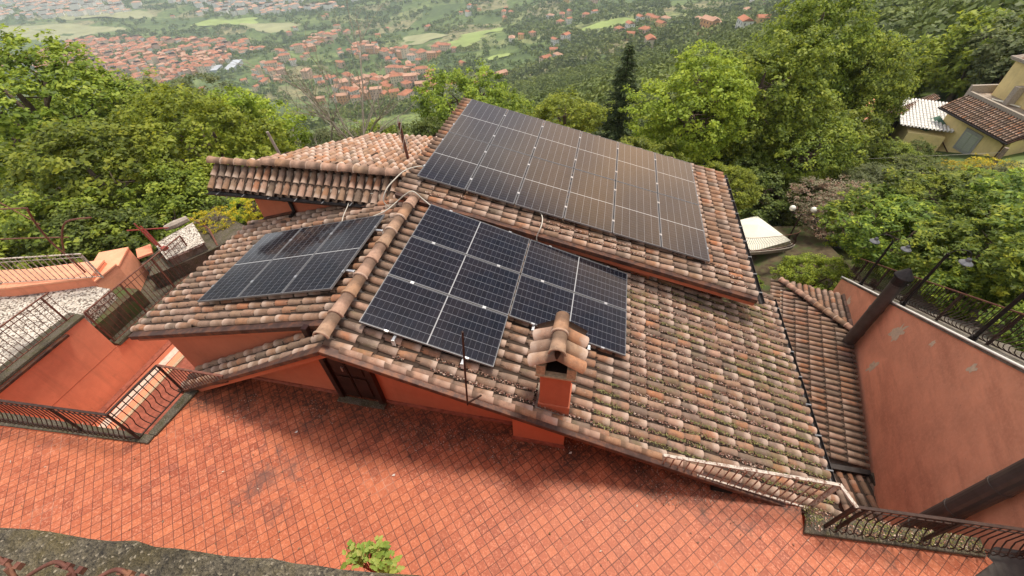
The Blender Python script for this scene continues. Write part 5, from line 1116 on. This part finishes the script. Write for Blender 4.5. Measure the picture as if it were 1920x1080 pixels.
# middle
T('tree', 'mid2', (-9.3, 28.1, -4.6), 3.7, 4.3, 'dark tree rising directly behind the upper roof corner')
T('tree', 'mid2', (-6.6, 27.0, -4.8), 2.4, 2.8, 'green tree beside the dark one behind the upper roof')
T('tree', 'dark1', (-10.6, 24.0, -5.2), 2.2, 2.4, 'dark rounded tree left of the upper roof corner')
T('tree', 'bright0', (-2.2, 24.4, -3.6), 2.5, 2.3, 'light yellow-green tree behind the upper array')
T('conifer', 'conifer', (1.15, 33.6, -7.0), 6.4, 5.1, 'dark pointed conifer behind the upper array', cat='conifer')
T('tree', 'bright1', (4.9, 26.5, -3.0), 3.7, 4.0, 'large light green tree right of the conifer')
T('tree', 'mid0', (2.6, 22.6, -4.9), 2.3, 2.2, 'dark green lower tree under the conifer')
T('tree', 'big', (13.2, 35.5, -2.6), 5.2, 7.2, 'very tall tree reaching the top edge right of centre')
T('tree', 'big', (16.6, 34.5, -4.6), 4.6, 6.0, 'tall yellow-green tree on the right of the very tall one')
T('tree', 'mid1', (9.3, 30.0, -3.6), 3.9, 4.4, 'rounded green tree between light tree and very tall tree')
T('tree', 'mid2', (12.0, 27.6, -5.4), 3.2, 3.2, 'green crown below the tall trees at right')
T('tree', 'dark0', (9.0, 25.0, -7.0), 2.8, 2.2, 'dark shaded tree above the garden road')
T('tree', 'dark1', (13.4, 26.4, -7.6), 2.6, 1.9, 'dark bushy tree right of the garden road')
T('shrub', 'bright1', (6.3, 20.2, -4.6), 1.7, 1.6, 'light green shrub with pale blossom at the roof corner', cat='shrub')
T('shrub', 'dark0', (11.2, 24.2, -7.6), 1.8, 1.4, 'dark shrub behind the road and globe lamp', cat='shrub')
T('shrub', 'pink', (12.9, 22.2, -6.2), 2.3, 1.7, 'greyish pink flowering bush beside the globe lamp', cat='shrub')
T('shrub', 'pink', (14.1, 19.9, -5.2), 1.2, 1.2, 'reddish bush right of the greyish pink one', cat='shrub')
T('shrub', 'bright0', (9.0, 14.4, -4.9), 1.35, 1.1, 'bright green shrub above the annex roof', cat='shrub')
T('shrub', 'dark1', (7.0, 13.4, -6.6), 1.1, .9, 'small dark shrub on the garden slope below the canopy', cat='shrub')
T('shrub', 'mid1', (7.9, 17.2, -8.2), 1.0, .7, 'low green garden shrub below the canopy railing', cat='shrub')
i_ = 0
HL = ['glossy laurel hedge clump nearest the lamps', 'glossy laurel hedge clump above the capped flue', 'glossy laurel hedge clump at the right edge above the railing', 'bright laurel clump at the right edge, second from below',
      'yellow-green laurel clump at the right edge, uppermost', 'laurel clump behind the farthest wall lamp', 'laurel clump left of the uppermost hedge top', 'laurel clump between villa and stairway', 'laurel clump in the middle of the right-hand hedge', 'laurel clump above the middle of the stair railing', 'laurel clump overhanging the stairway at right', 'laurel clump at the top end of the stairway hedge']
for c, r, rz in (((11.2, 14.6, -2.9), 1.9, 1.5), ((11.4, 12.2, -1.8), 1.8, 1.5), ((11.5, 9.6, -.6), 1.8, 1.5), ((13.0, 11.0, -.5), 2.1, 1.6), ((15.2, 14.4, -1.2), 2.5, 1.9), ((11.8, 16.8, -3.9), 2.0, 1.6), ((14.4, 17.6, -3.4), 2.4, 1.8), ((17.0, 18.5, -3.9), 2.5, 1.7), ((12.9, 13.4, -1.9), 2.0, 1.6), ((10.6, 11.0, -2.0), 1.1, .9), ((10.3, 8.0, -.7), 1.1, .9), ((12.6, 7.0, .9), 1.9, 1.4)):
    T('laurel_hedge', 'laurel%d' % (i_ % 2), c, r, rz, HL[i_], 'laurel hedge clumps above the stairway', 'hedge', gz_=c[2] - rz * 1.6); i_ += 1
SH = [((20.6, 32.4, -8.5), 2.3, 1.8, 'mid1', 'leafy shrub hiding the foot of the white side roof'), ((22.9, 34.2, -9.0), 1.7, 1.5, 'dark1', 'dark shrub between white side roof and villa wall'), ((19.2, 34.2, -9.4), 2.0, 1.5, 'bright0', 'light shrub below the mossy garden wall'), ((15.6, 23.6, -5.9), 2.2, 1.5, 'olive0', 'grey-green shrub below the yellow villa, left of it'), ((18.6, 26.6, -6.7), 2.6, 1.5, 'dark0', 'dark shrub in front of the white side roof'), ((19.4, 22.4, -5.4), 2.2, 1.4, 'mid1', 'green shrub below the villa window'),
      ((22.4, 28.4, -7.3), 2.0, 1.6, 'yellow', 'golden yellow-green bush in front of the villa wall'), ((24.2, 29.0, -7.2), 1.7, 1.4, 'yellow', 'golden bush right of the utility pole'), ((17.6, 30.4, -9.0), 2.5, 1.7, 'mid2', 'green bush beside the green tarpaulin'),
      ((21.5, 33.8, -9.4), 2.3, 1.9, 'dark1', 'dark bush against the villa corner'), ((19.6, 20.2, -4.0), 2.0, 1.5, 'laurel0', 'leafy bush at the right edge below the pole'), ((16.8, 21.3, -4.8), 1.9, 1.4, 'bright0', 'lime-green bush among the shrubs below the villa'), ((21.5, 24.0, -5.6), 1.9, 1.5, 'olive0', 'pale green bush at the right edge under the villa'), ((14.4, 28.8, -8.9), 2.2, 1.6, 'mid0', 'green bush left of the tarpaulin')]
for c, r, rz, k, l in SH: T('shrub', k, c, r, rz, l, cat='shrub')
# bare twiggy trees
def bare(loc, h, seed, label):
    g = random.Random(seed); t = thing('bare_tree', loc, label, 'tree', 'bare trees behind the rear roof'); m = MB()
    def br(p, d, L, r, n):
        q = [p]; dd = d.copy()
        for k in range(4): dd = (dd + Vector((g.gauss(0, .10), g.gauss(0, .10), g.gauss(0, .05)))).normalized(); q.append(q[-1] + dd * L / 4)
        m.tube(q, [r * (1 - .15 * k) for k in range(5)], 5, cap=False)
        if n: 
            for k in range(g.choice((3, 4))): j = g.randint(1, 4); br(q[j], (dd + Vector((g.gauss(0, .5), g.gauss(0, .5), g.uniform(-.1, .5)))).normalized(), L * g.uniform(.5, .75), r * .55, n - 1)
    br(Vector((0, 0, 0)) + t.location, Vector((g.gauss(0, .1), g.gauss(0, .1), 1)), h, .13, 4); obj('branches', m, 'bark_pale', t)
bare((-18.6, 26.0, -12.6), 6.2, 1, 'bare pale tree behind the rear roof, taller and left'); bare((-16.6, 25.6, -12.2), 5.9, 2, 'bare pale tree behind the rear roof, right one'); bare((-20.6, 26.5, -13.2), 5.8, 3, 'bare pale tree behind the rear roof, farthest left')

# ---- slope woodland: the nearest trees are things, the rest is one mass
HILL = lambda x, y: .89 * x + .45 * y
def cover(x, y):
    s = -.45 * x + .89 * y; t = HILL(x, y); f = fbm(x / 190, y / 190, 21); c = f > .5
    c |= (t > 70) & (s < 430) & (t < 900); c |= (s < 330) & (f > .33); c |= (fbm(x / 60, y / 60, 25) > .62)
    return c
CLEAR = [(-332, 988, 70, 40), (-299, 1049, 60, 35), (-189, 751, 26, 22), (-24, 483, 26, 20), (-1176, 1301, 120, 60), (-1001, 1263, 90, 50), (-1699, 1166, 240, 90), (-458, 1086, 60, 50), (-1740, 1380, 200, 90), (-4, 858, 60, 30)]
def clear(x, y):
    k = np.zeros(np.shape(x), bool)
    for cx, cy, a, b in CLEAR: k |= ((x - cx) / a) ** 2 + ((y - cy) / b) ** 2 < 1.0
    return k
TOWN = [(-1500, 880), (-1520, 1085), (-1213, 1085), (-1045, 1085), (-862, 1035), (-852, 820), (-915, 625), (-1000, 700), (-1152, 758)]
def inpoly(x, y, P):
    k = np.zeros(np.shape(x), bool); n = len(P)
    for i in range(n):
        (x0, y0), (x1, y1) = P[i], P[(i + 1) % n]; c = ((y0 > y) != (y1 > y)) & (x < (x1 - x0) * (y - y0) / (y1 - y0 + 1e-9) + x0); k ^= c
    return k
g = np.random.default_rng(77); n = 60000
d = 36 * (62.0 ** g.random(n)); az = g.uniform(-1.15, .80, n); X = d * np.sin(az); Y = d * np.cos(az)          # az measured from +y towards +x
ok = cover(X, Y) & ~clear(X, Y) & ~inpoly(X, Y, TOWN) & ~((X > 13) & (X < 33) & (Y < 55)); X = X[ok]; Y = Y[ok]; d = d[ok]
o = np.argsort(d); X, Y, d = X[o], Y[o], d[o]
# thin out so that crowns do not pile up
sel = []; grid = {}
for i in range(len(X)):
    sp = 5.0 if d[i] < 140 else (6.5 if d[i] < 420 else 8.5 + d[i] * .004); k = (int(X[i] // sp), int(Y[i] // sp), int(sp * 2))
    if k in grid: continue
    grid[k] = 1; sel.append(i)
sel = np.array(sel); X, Y, d = X[sel], Y[sel], d[sel]; Z = terr(X, Y); hh = g.uniform(.75, 1.35, len(X))
near = np.arange(len(X)) < 215
names = {0: 'mid green tree on the slope below the house, one of many alike', 1: 'dark green tree on the slope below the house, one of many alike', 2: 'olive-green tree on the slope below the house, one of many alike', 3: 'light green tree on the slope below the house, one of many alike'}
for i in np.nonzero(near)[0]:
    k = int(g.choice(4, p=[.4, .25, .2, .15])); r = 3.6 * hh[i]
    T('tree', 'far%d' % k, (X[i], Y[i], Z[i] + r * 1.15), r, r * 1.1, names[k], ['mid green trees on the slope', 'dark green trees on the slope', 'olive-green trees on the slope', 'light green trees on the slope'][k])
def wood(idx, nl, name, label, mats, blob):
    Xs, Ys, Zs, hs, ds = X[idx], Y[idx], Z[idx], hh[idx], d[idx]; N = len(Xs); r = 3.9 * hs * (1 + ds * .0002)
    dr = unit(g.normal(size=(N, nl, 3))); dr[..., 2] = np.abs(dr[..., 2]) * .95 - .15; lump = 1 + .22 * np.sin(dr[..., 0] * 6 + Xs[:, None]) * np.cos(dr[..., 1] * 6 + Ys[:, None])
    P = np.stack([Xs, Ys, Zs + r * .75], 1)[:, None, :] + dr * (r[:, None] * lump)[..., None] * np.array([1, 1, .95]); P = P.reshape(-1, 3); U = unit(dr.reshape(-1, 3) + g.normal(0, .35, (N * nl, 3)))
    D = unit(np.cross(U, g.normal(size=(N * nl, 3)))); S = np.repeat(r, nl) * (blob) * g.uniform(.7, 1.3, N * nl)
    tone = np.repeat(np.clip(fbm(Xs / 45, Ys / 45, 31) * .9 - .15 + g.random(N) * .35, 0, 1), nl) * .75 + g.random(N * nl) * .25
    V, F, rr = leaves_to_mesh(P, D, U, S, tone, .8); ob = link(name, mesh_np(name, V, F, [mats], {'rnd': rr})); tag(ob, label, 'woodland', kind='stuff')
leaf_mat('wood_leaf', [(0.035, 0.065, 0.012), (0.065, 0.11, 0.02), (0.10, 0.16, 0.03), (0.15, 0.215, 0.042), (0.21, 0.28, 0.06)], .2)
i1 = np.nonzero(~near & (d < 420))[0]; i2 = np.nonzero(~near & (d >= 420))[0]
print('woods', len(X), len(i1), len(i2))
wood(i1, 260, 'slope_woodland', 'continuous green woodland on the valley slopes', 'wood_leaf', .12)
wood(i2, 34, 'valley_woodland', 'distant dark green woods, groves and hedgerows in the valley', 'wood_leaf', .36)
# hedgerows and scattered field trees
hx = []; hy = []
for k in range(330):
    x0 = g.uniform(-2300, 500); y0 = g.uniform(350, 1900); a = g.choice([.3, 1.9, .9, 2.5]) + g.normal(0, .15); L = g.uniform(60, 260); m = int(L / 8); f = np.arange(m) * 8.0
    hx.append(x0 + np.cos(a) * f + g.normal(0, 1.5, m)); hy.append(y0 + np.sin(a) * f + g.normal(0, 1.5, m))
hx.append(g.uniform(-2200, 500, 2600)); hy.append(g.uniform(350, 1900, 2600)); hx.append(g.uniform(-1420, -850, 1300)); hy.append(g.uniform(620, 1090, 1300))
X = np.concatenate(hx); Y = np.concatenate(hy); ok = (np.hypot(X, Y) > 380) & ~clear(X, Y); X, Y = X[ok], Y[ok]; Z = terr(X, Y); d = np.hypot(X, Y); hh = g.uniform(.5, 1.15, len(X))
wood(np.arange(len(X)), 26, 'hedgerows', 'distant hedgerows and scattered field trees in the valley', 'wood_leaf', .40)
# light fields
simple('field_light', (0.24, 0.30, 0.09), .95, 0, .25, .02, 0); simple('field_pale', (0.27, 0.27, 0.14), .95, 0, .2, .02, 0)
for q, (cx, cy, a, b) in enumerate(CLEAR):
    V = [(cx, cy, terr1(cx, cy) + 1.2)]; F = []; NA = 26
    for j, fr in enumerate((.35, .7, .92)):
        for k in range(NA):
            th = 2 * math.pi * k / NA; w_ = 1 + .18 * math.sin(3 * th + q) + .1 * math.sin(5 * th + 2 * q); x = cx + a * fr * w_ * math.cos(th); y = cy + b * fr * w_ * math.sin(th); V.append((x, y, terr1(x, y) + 1.2))
    for k in range(NA): F.append((0, 1 + k, 1 + (k + 1) % NA))
    for j in range(2):
        for k in range(NA): F.append((1 + j * NA + k, 1 + (j + 1) * NA + k, 1 + (j + 1) * NA + (k + 1) % NA, 1 + j * NA + (k + 1) % NA))
    tag(obj('field', MB().add(V, F), 'field_light' if q in (0, 1, 2, 3, 4, 9) else 'field_pale', smooth=True), kind='structure')

# ------------------------------------------------------------------ far houses
WALLS = {'far_cream': (.66, .56, .42), 'far_orange': (.62, .33, .17), 'far_pink': (.62, .42, .33), 'far_white': (.70, .68, .64), 'far_ochre': (.66, .46, .20)}
for k, c in WALLS.items(): simple(k, c, .9, 0, .12, .05, 0)
simple('far_roof', (.38, .15, .085), .9, 0, .3, .08, 0); simple('far_roof_pale', (.44, .25, .17), .9, 0, .25, .08, 0); simple('far_grey', (.40, .42, .46), .8, 0, .15, .05, 0)
def house_geo(w_, l_, h_, kind):
    m = MB(); m.box((-w_ / 2, -l_ / 2, -6), (w_ / 2, l_ / 2, h_), 0); e = .5; a, b = w_ / 2 + e, l_ / 2 + e; rh = w_ * .22
    if kind == 'gable': V = [(-a, -b, h_), (a, -b, h_), (a, b, h_), (-a, b, h_), (0, -b, h_ + rh), (0, b, h_ + rh)]; m.add(V, [(0, 4, 5, 3), (1, 2, 5, 4), (0, 1, 4), (2, 3, 5)], 1)
    elif kind == 'hip': r_ = max(b - a, 0.1); V = [(-a, -b, h_), (a, -b, h_), (a, b, h_), (-a, b, h_), (0, -r_, h_ + rh), (0, r_, h_ + rh)]; m.add(V, [(0, 4, 5, 3), (1, 2, 5, 4), (0, 1, 4), (2, 3, 5)], 1)
    else: m.box((-a, -b, h_), (a, b, h_ + .6), 1)
    nw = max(2, int(l_ / 4))
    for fl in range(int(h_ / 3.1)):
        for k in range(nw):
            y = -l_ / 2 + (k + .5) * l_ / nw; z = 1.2 + fl * 3.1
            for s in (-1, 1): m.box((s * w_ / 2 - .04, y - .55, z), (s * w_ / 2 + .04, y + .55, z + 1.5), 2)
        for k in range(2):
            x = (-.25 + .5 * k) * w_; z = 1.2 + fl * 3.1
            for s in (-1, 1): m.box((x - .5, s * l_ / 2 - .04, z), (x + .5, s * l_ / 2 + .04, z + 1.5), 2)
    return m
simple('far_window', (.05, .05, .055), .4, 0, .1, 1, 0)
VAR = []
for q, (w_, l_, h_, kd, wm, rm) in enumerate([(9, 12, 7, 'gable', 'far_cream', 'far_roof'), (10, 11, 7, 'hip', 'far_pink', 'far_roof'), (9, 16, 10, 'gable', 'far_orange', 'far_roof_pale'), (11, 20, 13, 'hip', 'far_cream', 'far_roof'), (10, 14, 7, 'hip', 'far_white', 'far_roof_pale'), (8, 11, 7, 'gable', 'far_ochre', 'far_roof'), (12, 18, 13, 'flat', 'far_pink', 'far_roof_pale'), (9, 13, 10, 'gable', 'far_white', 'far_roof')]):
    m = house_geo(w_, l_, h_, kd); VAR.append((m, mesh_np('far_house', m.v, m.f, [wm, rm, 'far_window'], mi=m.mi), wm, rm, kd, (w_, l_, h_)))
DESC = ['cream gabled', 'pink hip-roofed', 'long orange gabled', 'big cream hip-roofed', 'white hip-roofed', 'small ochre gabled', 'flat-topped pink', 'white gabled']
H = []
def along(pts, n, wdt):
    for k in range(n):
        f = g.random() * (len(pts) - 1); i = int(f); x = pts[i][0] + (pts[i + 1][0] - pts[i][0]) * (f - i); y = pts[i][1] + (pts[i + 1][1] - pts[i][1]) * (f - i)
        H.append((x + g.normal(0, wdt), y + g.normal(0, wdt), 'village'))
along([(-664, 735), (-739, 948), (-765, 1132), (-755, 1229)], 90, 22); along([(-616, 1000), (-537, 979), (-430, 930), (-341, 906)], 50, 22)
along([(-430, 900), (-390, 760), (-348, 682), (-290, 610), (-215, 545)], 42, 22); along([(-387, 645), (-460, 720), (-543, 765)], 26, 14); along([(-420, 600), (-360, 560), (-300, 520)], 12, 14)
for x, y in ((-184, 857), (-108, 964), (-164, 860), (-93, 765), (6, 768), (108, 448), (222, 915), (38, 827), (-412, 1356), (-280, 1217), (-120, 1100), (-60, 980), (60, 800), (20, 620), (-90, 640), (46, 700)): H.append((x, y, 'lone')); H.append((x + 16, y + 9, 'lone'))
for k in range(70): H.append((g.uniform(-1500, 350), g.uniform(520, 1600), 'lone'))
xs = g.uniform(-1530, -850, 6500); ys = g.uniform(620, 1090, 6500); ok = inpoly(xs, ys, TOWN) & (fbm(xs / 50, ys / 50, 61) > .34)
for x, y in zip(xs[ok], ys[ok]): H.append((x, y, 'town'))
used = {}; HH = []
for x, y, k in H:
    sp = 17 if k == 'town' else 17; key = (int(x // sp), int(y // sp))
    if key in used or (k == 'lone' and bool(clear(np.array([x]), np.array([y]))[0])): continue
    used[key] = 1; HH.append((x, y, k, math.hypot(x, y)))
HH.sort(key=lambda q: q[3]); nind = 300
print('houses', len(HH))
def pick(k): return int(g.choice(8, p=[.2, .15, .12, .16, .1, .1, .05, .12] if k != 'lone' else [.22, .25, .05, .03, .15, .18, .02, .10]))
def hrot(k, x, y): return (0.45 + .5 * float(fbm(np.array([x / 160]), np.array([y / 160]), 71)[0]) * 3 + (math.pi / 2 if g.random() < .35 else 0) + g.normal(0, .08)) if k == 'town' else g.uniform(0, 3.1)
fx = {'village': 'far village houses in the valley', 'lone': 'lone farmhouses among the far groves', 'town': 'houses of the far terracotta town'}
lb = {'village': '%s house in the strung-out far village', 'lone': '%s farmhouse alone among far groves', 'town': '%s house in the far terracotta town'}
rest = [[], [], [], 0]; 
for q, (x, y, k, dd) in enumerate(HH):
    v = pick(k); rz = hrot(k, x, y); sc_ = g.uniform(.85, 1.2); z = terr1(x, y)
    if q < nind:
        o = link('far_house', VAR[v][1], None, (x, y, z)); o.rotation_euler = (0, 0, rz); o.scale = (sc_, sc_, sc_ * 1.2); tag(o, lb[k] % DESC[v], 'house', fx[k] + ', ' + DESC[v])
    else: rest[0].append((v, x, y, z, rz, sc_))
order = ['far_cream', 'far_orange', 'far_pink', 'far_white', 'far_ochre', 'far_roof', 'far_roof_pale', 'far_window']
def join_houses(L, name, label, order, remap=None):
    VV = []; FF = []; MI = []; n0 = 0
    for v, x, y, z, rz, s in L:
        m, _, wm, rm, kd, dm = VAR[v]; hv = np.array(m.v[:14]) * s; c, sn = math.cos(rz), math.sin(rz); nv = min(14, len(m.v))
        W = np.stack([hv[:, 0] * c - hv[:, 1] * sn + x, hv[:, 0] * sn + hv[:, 1] * c + y, hv[:, 2] + z], 1); VV.append(W)
        for f, mi in zip(m.f, m.mi):
            if max(f) < nv and mi < 2: FF.append(tuple(i + n0 for i in f)); MI.append(order.index((wm, rm)[mi] if remap is None else remap[mi]))
        n0 += nv
    me = bpy.data.meshes.new(name); me.from_pydata([tuple(p) for p in np.concatenate(VV)], [], FF)
    for o_ in order: me.materials.append(MATS[o_])
    me.polygons.foreach_set("material_index", np.array(MI, np.int32)); tag(link(name, me), label, 'town', kind='stuff')
join_houses(rest[0], 'distant_town', 'dense far town of small houses with terracotta roofs', order)
far = []
for k in range(2600):
    x = g.uniform(-3400, -900); y = g.uniform(1450, 2300) - (x + 900) * -.12
    if fbm(np.array([x / 260]), np.array([y / 200]), 81)[0] > .5 - .1 * (x < -1900): far.append((int(g.choice([3, 6, 4, 0])), x, y, terr1(x, y), g.uniform(0, 3), g.uniform(.9, 1.5)))
join_houses(far, 'farthest_suburb', 'pale hazy suburb of tiny buildings on the farthest plain', ['far_white', 'far_pink', 'far_roof_pale'], remap=('far_white', 'far_roof_pale'))
wh = thing('warehouse', (-812, 858, terr1(-812, 858)), 'long grey-white warehouse at the right end of the far town', 'warehouse', rz=R(20))
for k, (dx, dy, w_, l_) in enumerate(((0, 0, 18, 70), (-30, -14, 13, 36))):
    obj('hall', MB().box((wh.location.x + dx - w_ / 2, wh.location.y + dy - l_ / 2, wh.location.z - 6), (wh.location.x + dx + w_ / 2, wh.location.y + dy + l_ / 2, wh.location.z + 9)), 'far_grey', wh)
    obj('roof', MB().box((wh.location.x + dx - w_ / 2 - .5, wh.location.y + dy - l_ / 2 - .5, wh.location.z + 9.01), (wh.location.x + dx + w_ / 2 + .5, wh.location.y + dy + l_ / 2 + .5, wh.location.z + 10)), 'far_grey', wh)
mh = thing('hill_house', (39, 55, -12), 'pinkish-roofed house half hidden by trees right of the very tall tree', 'house')
obj('wall', MB().box((41, 78, -26), (50, 86, -15.4)), 'stucco_yellow', mh); obj('roof', MB().add([(40, 77, -15.4), (51, 77, -15.4), (51, 87, -15.4), (40, 87, -15.4), (43, 82, -13.4), (48, 82, -13.4)], [(0, 1, 5, 4), (1, 2, 5), (2, 3, 4, 5), (3, 0, 4)]), 'far_roof_pale', mh)

# ------------------------------------------------------------------ haze
hz = NT('haze'); hz.n.remove(hz.b); pv = hz.new("VolumePrincipled"); pv.inputs["Color"].default_value = (0.74, 0.87, 1.0, 1); pv.inputs["Density"].default_value = 0.00016
pv.inputs["Anisotropy"].default_value = 0.2; hz.l.new(pv.outputs[0], hz.n["Material Output"].inputs["Volume"])
tag(obj('haze', MB().box((-9400, -9400, -420), (9400, 9400, 40)), 'haze'), kind='stuff')
